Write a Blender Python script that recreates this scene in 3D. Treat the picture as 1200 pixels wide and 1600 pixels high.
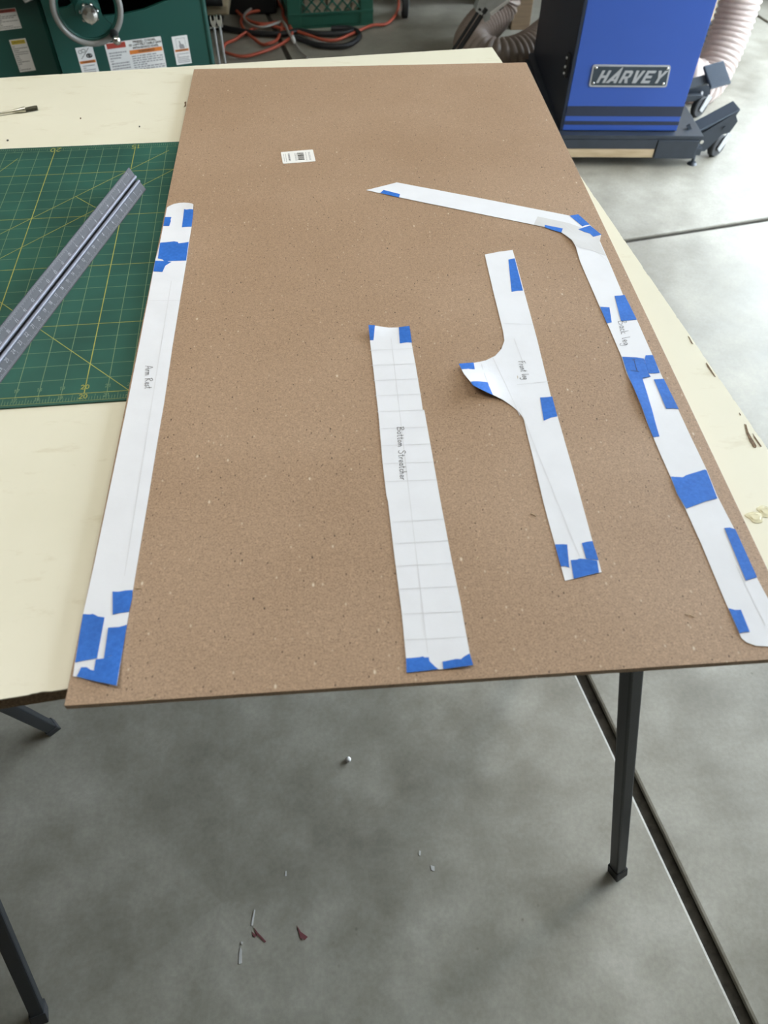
import bpy, bmesh, math, random
from mathutils import Vector, Matrix, noise

random.seed(7)
scene = bpy.context.scene
for o in list(bpy.data.objects):
    bpy.data.objects.remove(o)

# ------------------------------------------------------------------ camera
# pose solved from the 2 ft x 4 ft hardboard sheet (metres, Z up, floor at z = 0)
F, CX, CY = 1152.0, 600.0, 800.0
CAM = Vector((0.2289, -0.2582, 1.3161))
R0 = Vector((0.9971504863, -0.0748433766, 0.0094539191))     # right
R1 = Vector((-0.0529273077, -0.7833841576, -0.6192801964))   # down
R2 = Vector((0.0537550714, 0.6170151785, -0.7851131522))     # forward
cam_data = bpy.data.cameras.new('camera')
cam_data.sensor_fit = 'HORIZONTAL'
cam_data.sensor_width = 36.0
cam_data.lens = 36.0 * F / 1200.0
cam_data.clip_start = 0.02
cam_data.dof.use_dof = True
cam_data.dof.focus_distance = 1.02
cam_data.dof.aperture_fstop = 9.0
cam = bpy.data.objects.new('camera', cam_data)
scene.collection.objects.link(cam)
cam.matrix_world = Matrix(((R0.x, -R1.x, -R2.x, CAM.x), (R0.y, -R1.y, -R2.y, CAM.y),
                           (R0.z, -R1.z, -R2.z, CAM.z), (0, 0, 0, 1)))
scene.camera = cam

# ------------------------------------------------------------------ sky, lights, exposure
world = bpy.data.worlds.new('sky')
scene.world = world
world.use_nodes = True
bg = world.node_tree.nodes['Background']
bg.inputs['Color'].default_value = (0.79, 0.90, 1.0, 1)
bg.inputs['Strength'].default_value = 12.6

GA = math.radians(11.0)                       # the garage is turned a little against the board
GU = Vector((math.cos(GA), math.sin(GA), 0)); GV = Vector((-math.sin(GA), math.cos(GA), 0))
def gar(u, v, z=0.0):
    return GU * u + GV * v + Vector((0, 0, z))

def area_light(name, loc, size_x, size_y, rot, power, color):
    l = bpy.data.lights.new(name, 'AREA'); l.shape = 'RECTANGLE'
    l.size = size_x; l.size_y = size_y; l.energy = power; l.color = color
    o = bpy.data.objects.new(name, l); scene.collection.objects.link(o)
    o.location = loc; o.rotation_euler = rot
    return o
FILL_POWER = 20.0
FILL_SPOTS = [(-0.75, 0.85, 1.28), (1.65, 0.85, 0.58)]

vs = scene.view_settings
scene.display_settings.display_device = 'sRGB'
vs.view_transform = 'Standard'
vs.look = 'None'
vs.exposure = 0.0
vs.gamma = 1.0
vs.use_curve_mapping = False
scene.cycles.use_denoising = True
scene.cycles.max_bounces = 8
scene.cycles.diffuse_bounces = 5
scene.cycles.sample_clamp_indirect = 6.0

# ------------------------------------------------------------------ helpers
def srgb(r, g, b):
    f = lambda c: (c / 255 / 12.92) if c / 255 <= 0.04045 else ((c / 255 + 0.055) / 1.055) ** 2.4
    return (f(r), f(g), f(b), 1.0)

def ray(u, v):
    return R0 * ((u - CX) / F) + R1 * ((v - CY) / F) + R2
def at(u, v, z):                               # survey point of the photo on a level plane
    d = ray(u, v); return CAM + d * ((z - CAM.z) / d.z)
def at_y(u, v, y):
    d = ray(u, v); return CAM + d * ((y - CAM.y) / d.y)
def at_plane(u, v, p0, n):
    d = ray(u, v); return CAM + d * ((p0 - CAM).dot(n) / d.dot(n))

ORIGIN = {}
class MB:
    """collects shapes in world space and links them as one mesh object"""
    def __init__(self, frame=None):
        self.v = []; self.f = []; self.s = []; self.M = frame or Matrix.Identity(4)
    def add(self, verts, faces, smooth=False):
        n = len(self.v)
        self.v += [self.M @ Vector(p) for p in verts]
        self.f += [tuple(i + n for i in fc) for fc in faces]
        self.s += [smooth] * len(faces)
        return self
    def box(self, lo, hi, bevel=0.0):
        (x0, y0, z0), (x1, y1, z1) = lo, hi
        if bevel <= 0:
            vs_ = [(x0,y0,z0),(x1,y0,z0),(x1,y1,z0),(x0,y1,z0),(x0,y0,z1),(x1,y0,z1),(x1,y1,z1),(x0,y1,z1)]
            return self.add(vs_, [(0,3,2,1),(4,5,6,7),(0,1,5,4),(1,2,6,5),(2,3,7,6),(3,0,4,7)])
        bm = bmesh.new()
        bmesh.ops.create_cube(bm, size=1)
        for q in bm.verts:
            q.co = Vector(((x0+x1)/2 + q.co.x*(x1-x0), (y0+y1)/2 + q.co.y*(y1-y0), (z0+z1)/2 + q.co.z*(z1-z0)))
        bmesh.ops.bevel(bm, geom=list(bm.edges), offset=bevel, segments=2, affect='EDGES', profile=0.6)
        return self.bm(bm)
    def bm(self, bm, smooth=False):
        bm.verts.index_update()
        self.add([q.co.copy() for q in bm.verts], [[q.index for q in fc.verts] for fc in bm.faces], smooth)
        bm.free(); return self
    def prism(self, poly, axis_from, axis_to):
        """poly: list of 3D points (planar); extruded by the vector axis_to - axis_from"""
        n = len(poly); a = Vector(axis_from); b = Vector(axis_to)
        bm = bmesh.new()
        lo = [bm.verts.new(Vector(p) + a) for p in poly]; hi = [bm.verts.new(Vector(p) + b) for p in poly]
        bm.faces.new(lo); bm.faces.new(hi[::-1])
        for i in range(n):
            j = (i + 1) % n
            bm.faces.new((lo[j], lo[i], hi[i], hi[j]))
        bm.normal_update()
        bmesh.ops.triangulate(bm, faces=[fc for fc in bm.faces if len(fc.verts) > 4], ngon_method='EAR_CLIP')
        bmesh.ops.recalc_face_normals(bm, faces=list(bm.faces))
        return self.bm(bm)
    def tube(self, path, radius, n=12, cap=True, smooth=True, phase=0.0):
        path = [Vector(p) for p in path]; m = len(path)
        rad = radius if callable(radius) else (lambda i: radius)
        up = None; verts = []; faces = []
        for i, p in enumerate(path):
            t = (path[min(i+1, m-1)] - path[max(i-1, 0)]).normalized()
            if up is None:
                up = Vector((0, 0, 1)) if abs(t.z) < 0.9 else Vector((1, 0, 0))
            up = (up - t * up.dot(t)).normalized(); side = t.cross(up)
            for k in range(n):
                a = phase + 2 * math.pi * k / n
                verts.append(p + (up * math.cos(a) + side * math.sin(a)) * rad(i))
        for i in range(m - 1):
            for k in range(n):
                k2 = (k + 1) % n
                faces.append((i*n+k, i*n+k2, (i+1)*n+k2, (i+1)*n+k))
        self.add(verts, faces, smooth)
        if cap:
            b = len(verts)
            self.add(verts[:n], [tuple(range(n))[::-1]]); self.add(verts[-n:], [tuple(range(n))])
        return self
    def cyl(self, p0, p1, r, n=20, r2=None):
        p0 = Vector(p0); p1 = Vector(p1)
        return self.tube([p0, p1], (lambda i: r if i == 0 else (r2 if r2 is not None else r)), n)
    def ball(self, c, r, seg=20, ring=12, squash=(1, 1, 1)):
        bm = bmesh.new(); bmesh.ops.create_uvsphere(bm, u_segments=seg, v_segments=ring, radius=1)
        for q in bm.verts:
            q.co = Vector(c) + Vector((q.co.x*r*squash[0], q.co.y*r*squash[1], q.co.z*r*squash[2]))
        return self.bm(bm, True)
    def torus(self, c, axis, R, r, n=64, m=14):
        a = Vector(axis).normalized(); e = a.orthogonal().normalized(); g = a.cross(e); c = Vector(c)
        verts = []; faces = []
        for i in range(n):
            t = 2*math.pi*i/n; d = e*math.cos(t) + g*math.sin(t)
            for k in range(m):
                s = 2*math.pi*k/m; verts.append(c + d*(R + r*math.cos(s)) + a*(r*math.sin(s)))
        for i in range(n):
            for k in range(m):
                faces.append((i*m+k, ((i+1) % n)*m+k, ((i+1) % n)*m+(k+1) % m, i*m+(k+1) % m))
        return self.add(verts, faces, True)
    def build(self, name, mat, parent=None, label=None):
        if parent is None:
            xs = [p.x for p in self.v]; ys = [p.y for p in self.v]; zs = [p.z for p in self.v]
            org = Vector(((min(xs)+max(xs))/2, (min(ys)+max(ys))/2, min(zs)))
        else:
            org = ORIGIN[parent.name]
        me = bpy.data.meshes.new(name)
        me.from_pydata([p - org for p in self.v], [], self.f)
        me.polygons.foreach_set('use_smooth', self.s)
        me.update()
        if any(self.s): me.set_sharp_from_angle(angle=math.radians(38))
        me.materials.append(mat)
        o = bpy.data.objects.new(name, me); scene.collection.objects.link(o)
        if parent is None:
            o.location = org
        else:
            o.parent = parent
        ORIGIN[o.name] = org
        if label: o['label'] = label
        return o

def thing(name, loc, label, cat, group=None):
    o = bpy.data.objects.new(name, None); scene.collection.objects.link(o)
    o.empty_display_size = 0.05
    o.location = loc; ORIGIN[o.name] = Vector(loc)
    o['label'] = label; o['category'] = cat
    if group: o['group'] = group
    return o
def tag(o, label, cat, group=None):
    o['label'] = label; o['category'] = cat
    if group: o['group'] = group
    return o
def struct(o, label=None):
    o['kind'] = 'structure'
    if label: o['label'] = label
    return o

def frame(origin, ang, x=None, y=None, z=None):
    if x is None:
        m = Matrix.Rotation(ang, 4, 'Z')
    else:
        m = Matrix(((x[0], y[0], z[0], 0), (x[1], y[1], z[1], 0), (x[2], y[2], z[2], 0), (0, 0, 0, 1)))
    return Matrix.Translation(origin) @ m

def smooth_path(pts, step=6):
    pts = [Vector(p) for p in pts]; out = []
    for i in range(len(pts) - 1):
        p0 = pts[max(i-1, 0)]; p1 = pts[i]; p2 = pts[i+1]; p3 = pts[min(i+2, len(pts)-1)]
        for k in range(step):
            t = k / step
            out.append(0.5 * ((2*p1) + (p2-p0)*t + (2*p0-5*p1+4*p2-p3)*t*t + (3*p1-p0-3*p2+p3)*t**3))
    out.append(pts[-1]); return out
def resample(path, d):
    out = [path[0]]; acc = 0.0
    for a, b in zip(path[:-1], path[1:]):
        L = (b - a).length; t = d - acc
        while t <= L:
            out.append(a.lerp(b, t / L)); t += d
        acc = (acc + L) % d
    return out

# ------------------------------------------------------------------ materials
def new_mat(name):
    m = bpy.data.materials.new(name); m.use_nodes = True
    nt = m.node_tree; b = nt.nodes['Principled BSDF']
    return m, nt, b
def N(nt, kind, **kw):
    n = nt.nodes.new(kind)
    for k, v in kw.items():
        if hasattr(n, k): setattr(n, k, v)
        else: n.inputs[k].default_value = v
    return n
def coords(nt, scale=(1, 1, 1)):
    tc = N(nt, 'ShaderNodeNewGeometry'); mp = N(nt, 'ShaderNodeMapping')
    nt.links.new(tc.outputs['Position'], mp.inputs['Vector']); mp.inputs['Scale'].default_value = scale
    return mp.outputs['Vector']
def noise_tex(nt, vec, scale, detail=4, rough=0.55):
    n = N(nt, 'ShaderNodeTexNoise'); nt.links.new(vec, n.inputs['Vector'])
    n.inputs['Scale'].default_value = scale; n.inputs['Detail'].default_value = detail; n.inputs['Roughness'].default_value = rough
    return n.outputs['Fac']
def ramp(nt, fac, stops):
    r = N(nt, 'ShaderNodeValToRGB'); nt.links.new(fac, r.inputs['Fac'])
    e = r.color_ramp.elements
    while len(e) < len(stops): e.new(0.5)
    for el, (p, c) in zip(e, stops):
        el.position = p; el.color = c if len(c) == 4 else (*c, 1)
    return r.outputs['Color']
def mix(nt, fac, a, b, mode='MIX'):
    m = N(nt, 'ShaderNodeMix'); m.data_type = 'RGBA'; m.blend_type = mode
    if isinstance(fac, (int, float)): m.inputs[0].default_value = fac
    else: nt.links.new(fac, m.inputs[0])
    for sock, val in ((m.inputs[6], a), (m.inputs[7], b)):
        if isinstance(val, tuple): sock.default_value = val
        else: nt.links.new(val, sock)
    return m.outputs[2]
def bump(nt, b, fac, strength, dist):
    n = N(nt, 'ShaderNodeBump'); nt.links.new(fac, n.inputs['Height'])
    n.inputs['Strength'].default_value = strength; n.inputs['Distance'].default_value = dist
    nt.links.new(n.outputs['Normal'], b.inputs['Normal'])

def plain(name, col, rough=0.5, metal=0.0, spec=0.5, var=0.06, vscale=30.0, bumpv=0.0):
    m, nt, b = new_mat(name)
    vec = coords(nt)
    f = noise_tex(nt, vec, vscale, 3)
    lo = tuple(c * (1 - var) for c in col[:3]) + (1,); hi = tuple(min(1, c * (1 + var)) for c in col[:3]) + (1,)
    nt.links.new(ramp(nt, f, [(0.3, lo), (0.7, hi)]), b.inputs['Base Color'])
    b.inputs['Roughness'].default_value = rough; b.inputs['Metallic'].default_value = metal
    b.inputs['Specular IOR Level'].default_value = spec
    if bumpv: bump(nt, b, noise_tex(nt, vec, vscale * 6, 2), bumpv, 0.001)
    return m

def mat_concrete(name='concrete', dark=(0.205, 0.190, 0.154), light=(0.39, 0.372, 0.318)):
    m, nt, b = new_mat(name); vec = coords(nt)
    big = noise_tex(nt, vec, 2.2, 6, 0.6); mid = noise_tex(nt, vec, 9, 6, 0.68); fine = noise_tex(nt, vec, 130, 4, 0.6)
    c1 = ramp(nt, big, [(0.30, dark), (0.70, light)])
    c2 = ramp(nt, mid, [(0.32, (0.80, 0.79, 0.76)), (0.68, (1.13, 1.13, 1.13))])
    c = mix(nt, 1.0, c1, c2, 'MULTIPLY')
    c = mix(nt, 1.0, c, ramp(nt, fine, [(0.35, (0.93, 0.93, 0.93)), (0.65, (1.06, 1.06, 1.06))]), 'MULTIPLY')
    vo = N(nt, 'ShaderNodeTexVoronoi'); nt.links.new(vec, vo.inputs['Vector']); vo.inputs['Scale'].default_value = 38
    spots = ramp(nt, vo.outputs['Distance'], [(0.0, (0.55, 0.53, 0.5)), (0.13, (1, 1, 1))])
    pick = ramp(nt, noise_tex(nt, vec, 7, 2), [(0.60, (0, 0, 0)), (0.66, (1, 1, 1))])
    c = mix(nt, pick, c, mix(nt, 1.0, c, spots, 'MULTIPLY'))
    nt.links.new(c, b.inputs['Base Color'])
    nt.links.new(ramp(nt, mid, [(0.3, (0.40,)*3), (0.7, (0.60,)*3)]), b.inputs['Roughness'])
    bump(nt, b, mid, 0.06, 0.004)
    return m

def mat_hardboard():
    m, nt, b = new_mat('hardboard'); vec = coords(nt)
    big = noise_tex(nt, vec, 5, 4); mid = noise_tex(nt, vec, 520, 4, 0.7)
    base = ramp(nt, big, [(0.3, (0.325, 0.217, 0.139)), (0.7, (0.378, 0.262, 0.177))])
    c = mix(nt, 1.0, base, ramp(nt, mid, [(0.28, (0.66, 0.65, 0.63)), (0.5, (1, 1, 1)), (0.75, (1.34, 1.33, 1.30))]), 'MULTIPLY')
    fib = noise_tex(nt, vec, 1100, 3, 0.7)
    c = mix(nt, 1.0, c, ramp(nt, fib, [(0.3, (0.74,)*3), (0.7, (1.26,)*3)]), 'MULTIPLY')
    c = mix(nt, 1.0, c, ramp(nt, noise_tex(nt, vec, 230, 3, 0.6), [(0.3, (0.90,)*3), (0.7, (1.10,)*3)]), 'MULTIPLY')
    for sc, thr, col in ((210, 0.11, (0.10, 0.065, 0.042, 1)), (95, 0.05, (0.06, 0.04, 0.026, 1)), (150, 0.10, (0.50, 0.39, 0.28, 1)), (60, 0.045, (0.58, 0.48, 0.36, 1))):
        vo = N(nt, 'ShaderNodeTexVoronoi'); nt.links.new(coords(nt, (1.0, 0.55, 1)), vo.inputs['Vector']); vo.inputs['Scale'].default_value = sc
        fac = ramp(nt, vo.outputs['Distance'], [(thr, (1, 1, 1)), (thr + 0.04, (0, 0, 0))])
        sel = N(nt, 'ShaderNodeSeparateColor'); nt.links.new(vo.outputs['Color'], sel.inputs[0])
        pick = ramp(nt, sel.outputs[0], [(0.70, (0, 0, 0)), (0.72, (1, 1, 1))])
        c = mix(nt, mix(nt, 1.0, fac, pick, 'MULTIPLY'), c, col)
    nt.links.new(c, b.inputs['Base Color'])
    b.inputs['Roughness'].default_value = 0.55; b.inputs['Specular IOR Level'].default_value = 0.4
    bump(nt, b, mid, 0.08, 0.0004)
    return m

def mat_laminate():
    m, nt, b = new_mat('cream_laminate'); vec = coords(nt)
    big = noise_tex(nt, vec, 4, 5, 0.6); st = noise_tex(nt, coords(nt, (1, 3.0, 1)), 14, 5, 0.7)
    c = ramp(nt, big, [(0.3, (0.70, 0.68, 0.545)), (0.7, (0.755, 0.735, 0.605))])
    c = mix(nt, 1.0, c, ramp(nt, st, [(0.30, (0.90, 0.88, 0.84)), (0.42, (1, 1, 1))]), 'MULTIPLY')
    vo = N(nt, 'ShaderNodeTexVoronoi'); nt.links.new(vec, vo.inputs['Vector']); vo.inputs['Scale'].default_value = 16
    sel = N(nt, 'ShaderNodeSeparateColor'); nt.links.new(vo.outputs['Color'], sel.inputs[0])
    fac = mix(nt, 1.0, ramp(nt, vo.outputs['Distance'], [(0.018, (1, 1, 1)), (0.035, (0, 0, 0))]),
              ramp(nt, sel.outputs[1], [(0.86, (0, 0, 0)), (0.88, (1, 1, 1))]), 'MULTIPLY')
    c = mix(nt, fac, c, (0.20, 0.16, 0.10, 1))
    nt.links.new(c, b.inputs['Base Color'])
    b.inputs['Roughness'].default_value = 0.42; b.inputs['Specular IOR Level'].default_value = 0.45
    bump(nt, b, noise_tex(nt, vec, 320, 2), 0.05, 0.0004)
    return m

def mat_particle():
    m, nt, b = new_mat('particle_board'); vec = coords(nt)
    f = noise_tex(nt, vec, 420, 4, 0.8)
    nt.links.new(ramp(nt, f, [(0.3, (0.06, 0.038, 0.02)), (0.55, (0.20, 0.13, 0.075)), (0.78, (0.38, 0.26, 0.15))]), b.inputs['Base Color'])
    b.inputs['Roughness'].default_value = 0.9; bump(nt, b, f, 0.6, 0.002)
    return m

def mat_paper(name, col):
    m, nt, b = new_mat(name); vec = coords(nt)
    f = noise_tex(nt, vec, 26, 5, 0.6)
    nt.links.new(ramp(nt, f, [(0.35, tuple(c * 0.965 for c in col) + (1,)), (0.6, col + (1,))]), b.inputs['Base Color'])
    b.inputs['Roughness'].default_value = 0.7; b.inputs['Specular IOR Level'].default_value = 0.25
    bump(nt, b, noise_tex(nt, vec, 48, 5, 0.6), 0.16, 0.002)
    return m

def mat_tape():
    m, nt, b = new_mat('blue_masking_tape'); vec = coords(nt)
    f = noise_tex(nt, vec, 260, 4, 0.7); w = noise_tex(nt, vec, 22, 3)
    c = ramp(nt, f, [(0.3, (0.018, 0.125, 0.51)), (0.7, (0.036, 0.175, 0.63))])
    c = mix(nt, 1.0, c, ramp(nt, w, [(0.3, (0.88,)*3), (0.7, (1.1,)*3)]), 'MULTIPLY')
    nt.links.new(c, b.inputs['Base Color'])
    b.inputs['Roughness'].default_value = 0.65; b.inputs['Specular IOR Level'].default_value = 0.3; bump(nt, b, f, 0.25, 0.0005)
    return m

def mat_wood(name, lo, hi):
    m, nt, b = new_mat(name)
    f = noise_tex(nt, coords(nt, (3, 40, 40)), 2.5, 5, 0.6)
    nt.links.new(ramp(nt, f, [(0.3, lo), (0.7, hi)]), b.inputs['Base Color']); b.inputs['Roughness'].default_value = 0.65
    return m

def mat_hose(name, col):
    m, nt, b = new_mat(name); vec = coords(nt)
    f = noise_tex(nt, vec, 60, 4)
    c = ramp(nt, f, [(0.3, tuple(x * 0.88 for x in col) + (1,)), (0.7, col + (1,))])
    nt.links.new(c, b.inputs['Base Color'])
    b.inputs['Roughness'].default_value = 0.35
    tr = N(nt, 'ShaderNodeBsdfTranslucent'); nt.links.new(c, tr.inputs['Color'])
    mx = N(nt, 'ShaderNodeMixShader'); mx.inputs[0].default_value = 0.38
    nt.links.new(b.outputs[0], mx.inputs[1]); nt.links.new(tr.outputs[0], mx.inputs[2])
    nt.links.new(mx.outputs[0], nt.nodes['Material Output'].inputs['Surface'])
    return m

M = dict(
    concrete=mat_concrete(),
    joint=plain('joint_filler', (0.060, 0.055, 0.046), 0.9, vscale=60, var=0.4),
    driveway=plain('driveway_concrete', (0.45, 0.45, 0.43), 0.8, vscale=6, var=0.1),
    wall=plain('painted_drywall', (0.17, 0.15, 0.115), 0.9, vscale=8, var=0.03),
    ceiling=plain('ceiling_paint', (0.45, 0.43, 0.38), 0.9, vscale=8, var=0.03),
    hardboard=mat_hardboard(), laminate=mat_laminate(), particle=mat_particle(),
    paper=mat_paper('white_paper', (0.75, 0.775, 0.83)), patch=mat_paper('grey_tracing_paper', (0.62, 0.63, 0.65)),
    sticker=plain('sticker_white', (0.82, 0.82, 0.80), 0.4, var=0.02),
    tape=mat_tape(),
    pencil=plain('pencil', (0.10, 0.10, 0.11), 0.6, var=0.3, vscale=400),
    faint=plain('faint_ruling', (0.64, 0.66, 0.70), 0.7, var=0.05),
    ink=plain('black_print', (0.03, 0.03, 0.03), 0.6, var=0.1), grey_ink=plain('grey_print', (0.26, 0.26, 0.27), 0.6, var=0.2, vscale=300),
    mat_green=plain('cutting_mat_green', (0.021, 0.090, 0.069), 0.6, spec=0.3, var=0.22, vscale=9, bumpv=0.15),
    mat_line=plain('mat_line_pale', (0.16, 0.25, 0.14), 0.6, var=0.12, vscale=60), mat_yellow=plain('mat_line_yellow', (0.34, 0.35, 0.08), 0.6, var=0.15, vscale=60),
    scale_dark=plain('anodised_dark', (0.050, 0.050, 0.058), 0.5, 0.0, spec=0.3, var=0.1, vscale=80), scale_light=plain('anodised_light', (0.20, 0.205, 0.25), 0.4, 0.2, var=0.08, vscale=80),
    black=plain('matt_black', (0.008, 0.008, 0.009), 0.6), tick=plain('white_tick', (0.36, 0.36, 0.38), 0.6, var=0.1),
    steel_black=plain('black_powder_coat', (0.009, 0.012, 0.016), 0.42, 0.0, spec=0.35, var=0.2, vscale=40, bumpv=0.1),
    rubber=plain('black_rubber', (0.014, 0.015, 0.017), 0.6, var=0.2),
    green=plain('green_machine_paint', (0.010, 0.062, 0.050), 0.38, var=0.06, vscale=5), green_crate=plain('green_crate_plastic', (0.020, 0.105, 0.072), 0.45, var=0.1, vscale=10),
    chrome=plain('chrome', (0.72, 0.71, 0.69), 0.12, 1.0, var=0.03), steel=plain('brushed_steel', (0.50, 0.51, 0.53), 0.32, 1.0, var=0.08, vscale=90),
    grey_rim=plain('grey_rim_paint', (0.26, 0.26, 0.25), 0.4, 0.3, var=0.06), cast=plain('cast_grey', (0.40, 0.42, 0.42), 0.4, 0.15, var=0.1, vscale=50),
    navy=plain('dark_navy_panel', (0.012, 0.019, 0.038), 0.45, var=0.08, vscale=6), blue=plain('blue_panel_paint', (0.032, 0.088, 0.37), 0.36, var=0.04, vscale=4),
    stripe=plain('stripe_dark', (0.020, 0.028, 0.055), 0.4), plate=plain('name_plate_dark', (0.045, 0.060, 0.075), 0.4, 0.3), letter=plain('name_plate_silver', (0.50, 0.51, 0.54), 0.38, 0.6, var=0.05),
    base_steel=plain('slate_steel', (0.030, 0.038, 0.050), 0.42, var=0.1), pad=plain('slate_pad', (0.075, 0.095, 0.125), 0.6),
    wood=mat_wood('pine', (0.42, 0.31, 0.18, 1), (0.58, 0.45, 0.29, 1)), wood_b=mat_wood('pine_yellow', (0.52, 0.38, 0.18, 1), (0.66, 0.50, 0.27, 1)), wood_d=mat_wood('oak_dark', (0.13, 0.085, 0.045, 1), (0.20, 0.13, 0.07, 1)),
    hose=mat_hose('pink_hose', (0.76, 0.65, 0.60)), hose_b=mat_hose('brown_hose', (0.40, 0.32, 0.27)),
    cord=plain('orange_cord', (0.50, 0.10, 0.055), 0.45, var=0.08), cable=plain('black_cable', (0.016, 0.017, 0.020), 0.5), wire=plain('grey_wire', (0.36, 0.34, 0.31), 0.5),
    beige=plain('beige_paint', (0.36, 0.30, 0.20), 0.5), offcut=plain('offcut_pale', (0.62, 0.53, 0.42), 0.7, var=0.2), orange=plain('warning_orange', (0.62, 0.19, 0.03), 0.5, var=0.03), red=plain('warning_red', (0.36, 0.05, 0.035), 0.5, var=0.03), yellow=plain('caution_yellow', (0.60, 0.47, 0.06), 0.5, var=0.03),
    white=plain('white_print', (0.70, 0.70, 0.69), 0.45, var=0.03), glue=plain('dried_glue', (0.68, 0.64, 0.42), 0.4, var=0.1, vscale=120),
    tin=plain('tin_plate', (0.46, 0.45, 0.38), 0.35, 0.85, var=0.1), bristle=plain('dark_bristle', (0.07, 0.065, 0.04), 0.8, var=0.3, vscale=300),
    paint_white=plain('white_paint_mark', (0.52, 0.51, 0.49), 0.7), paint_red=plain('red_paint_mark', (0.16, 0.045, 0.05), 0.7),
)
def emit(name, col, s):
    m, nt, b = new_mat(name)
    b.inputs['Base Color'].default_value = (*col, 1); b.inputs['Emission Color'].default_value = (*col, 1); b.inputs['Emission Strength'].default_value = s
    return m
M['diffuser'] = emit('fill_diffuser', (1.0, 0.93, 0.80), 6.0)

# ================================================================== STRUCTURE
GF = Matrix.Rotation(GA, 4, 'Z')
U0, U1, V0, V1, H = -3.4, 3.35, -2.6, 5.4, 2.75
fl = MB(GF).box((U0, V0, -0.10), (U1, V1, -0.012)).build('floor', M['joint']); struct(fl, 'grey concrete garage floor with saw-cut joints')
us = [U0, 0.727, 3.055, U1]; vs_ = [V0, -0.75, 1.575, 3.9, V1]
g = 0.0105
for i in range(3):
    for j in range(4):
        b = MB(GF).box((us[i] + (g if i else 0), vs_[j] + (g if j else 0), -0.012), (us[i+1] - (g if i < 2 else 0), vs_[j+1] - (g if j < 3 else 0), 0.0), 0.005)
        b.build('concrete_slab', M['concrete'], fl)
def wall(name, lo, hi, mat):
    return struct(MB(GF).box(lo, hi).build(name, mat))
wall('wall_left', (U0 - 0.12, V0, -0.1), (U0, V1, H), M['wall'])
wall('wall_back', (U0, V1, -0.1), (U1, V1 + 0.12, H), M['wall'])
wall('wall_front', (U0, V0 - 0.12, -0.1), (U1, V0, H), M['wall'])
wall('ceiling', (U0 - 0.12, V0 - 0.12, H), (U1 + 0.12, V1 + 0.12, H + 0.1), M['ceiling'])
OP0, OP1, OPZ = -0.6, 3.25, 2.35                # the open garage door on the right
w = MB(GF).box((U1, V0 - 0.12, -0.1), (U1 + 0.12, OP0, H)).box((U1, OP1, -0.1), (U1 + 0.12, V1 + 0.12, H)).box((U1, OP0, OPZ), (U1 + 0.12, OP1, H)).build('wall_right', M['wall']); struct(w)
struct(MB(GF).box((U1 + 0.12, -9, -0.14), (16, 13, -0.03)).build('driveway', M['driveway']))

# unseen lamps added to light table and floor (their own light inside their builder)
for k, (u, v, pw) in enumerate(FILL_SPOTS):
    c = gar(u, v, H)
    t = thing('fill_lamp', gar(u, v, H - 0.06), 'long fill lamp added out of view on the garage ceiling, ' + ('over the cutting mat', 'right of the worktable')[k], 'lamp', 'added fill lamps')
    fr = Matrix.Translation(c) @ Matrix.Rotation(GA, 4, 'Z')
    MB(fr).box((-0.62, -0.10, -0.035), (0.62, 0.10, 0.0), 0.006).build('housing', M['white'], t)
    MB(fr).box((-0.60, -0.085, -0.052), (0.60, 0.085, -0.036), 0.005).build('diffuser', M['diffuser'], t)
    l = area_light('fill_light', (0, 0, -0.012), 1.2, 0.16, (0, 0, GA), FILL_POWER * pw, (1.0, 0.94, 0.84)); l.parent = t

# marks on the floor
def mark(px_poly, mat, name='paint_mark'):
    pts = [at(u, v, 0.0) for u, v in px_poly]
    return MB().prism(pts, (0, 0, 0.0002), (0, 0, 0.0008)).build(name, mat, fl)
mark([(397, 1421), (399, 1422), (395, 1446), (392, 1446)], M['paint_white'])
mark([(376, 1480), (378, 1484), (378, 1505), (373, 1506), (374, 1488)], M['paint_white'])
mark([(377, 1471), (380, 1472), (379, 1476), (376, 1475)], M['paint_white'])
mark([(397, 1449), (402, 1456), (416, 1471), (414, 1473), (400, 1459)], M['paint_red'])
mark([(394, 1456), (401, 1461), (399, 1465), (395, 1462)], M['paint_red'])
mark([(464, 1446), (470, 1456), (481, 1464), (476, 1469), (471, 1465), (472, 1470), (469, 1465)], M['paint_red'])
mark([(446, 1361), (448, 1361), (448, 1369), (445, 1369)], M['paint_white'])
mark([(655, 1329), (658, 1330), (657, 1337), (654, 1336)], M['paint_white'])
mark([(673, 1352), (679, 1354), (679, 1361), (674, 1360)], M['paint_white'])

# ================================================================== WORKTABLE
ZT, ZM, ZS = 0.753, 0.755, 0.7615             # tabletop, mat top = sheet underside, sheet top
TA = math.radians(6.0)
TF = Matrix.Rotation(TA, 4, 'Z')
table = thing('worktable', (-0.10, 0.6, 0.0), 'cream laminate worktable on splayed black steel legs, under the brown sheet', 'table')
TU0, TU1, TV0, TV1 = -0.86, 0.697, 0.020, 1.250
core = MB(TF).box((TU0, TV0, ZT - 0.019), (TU1, TV1, ZT - 0.0012), 0.0008).build('tabletop', M['particle'], table, 'brown particle board core of the tabletop')
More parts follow.
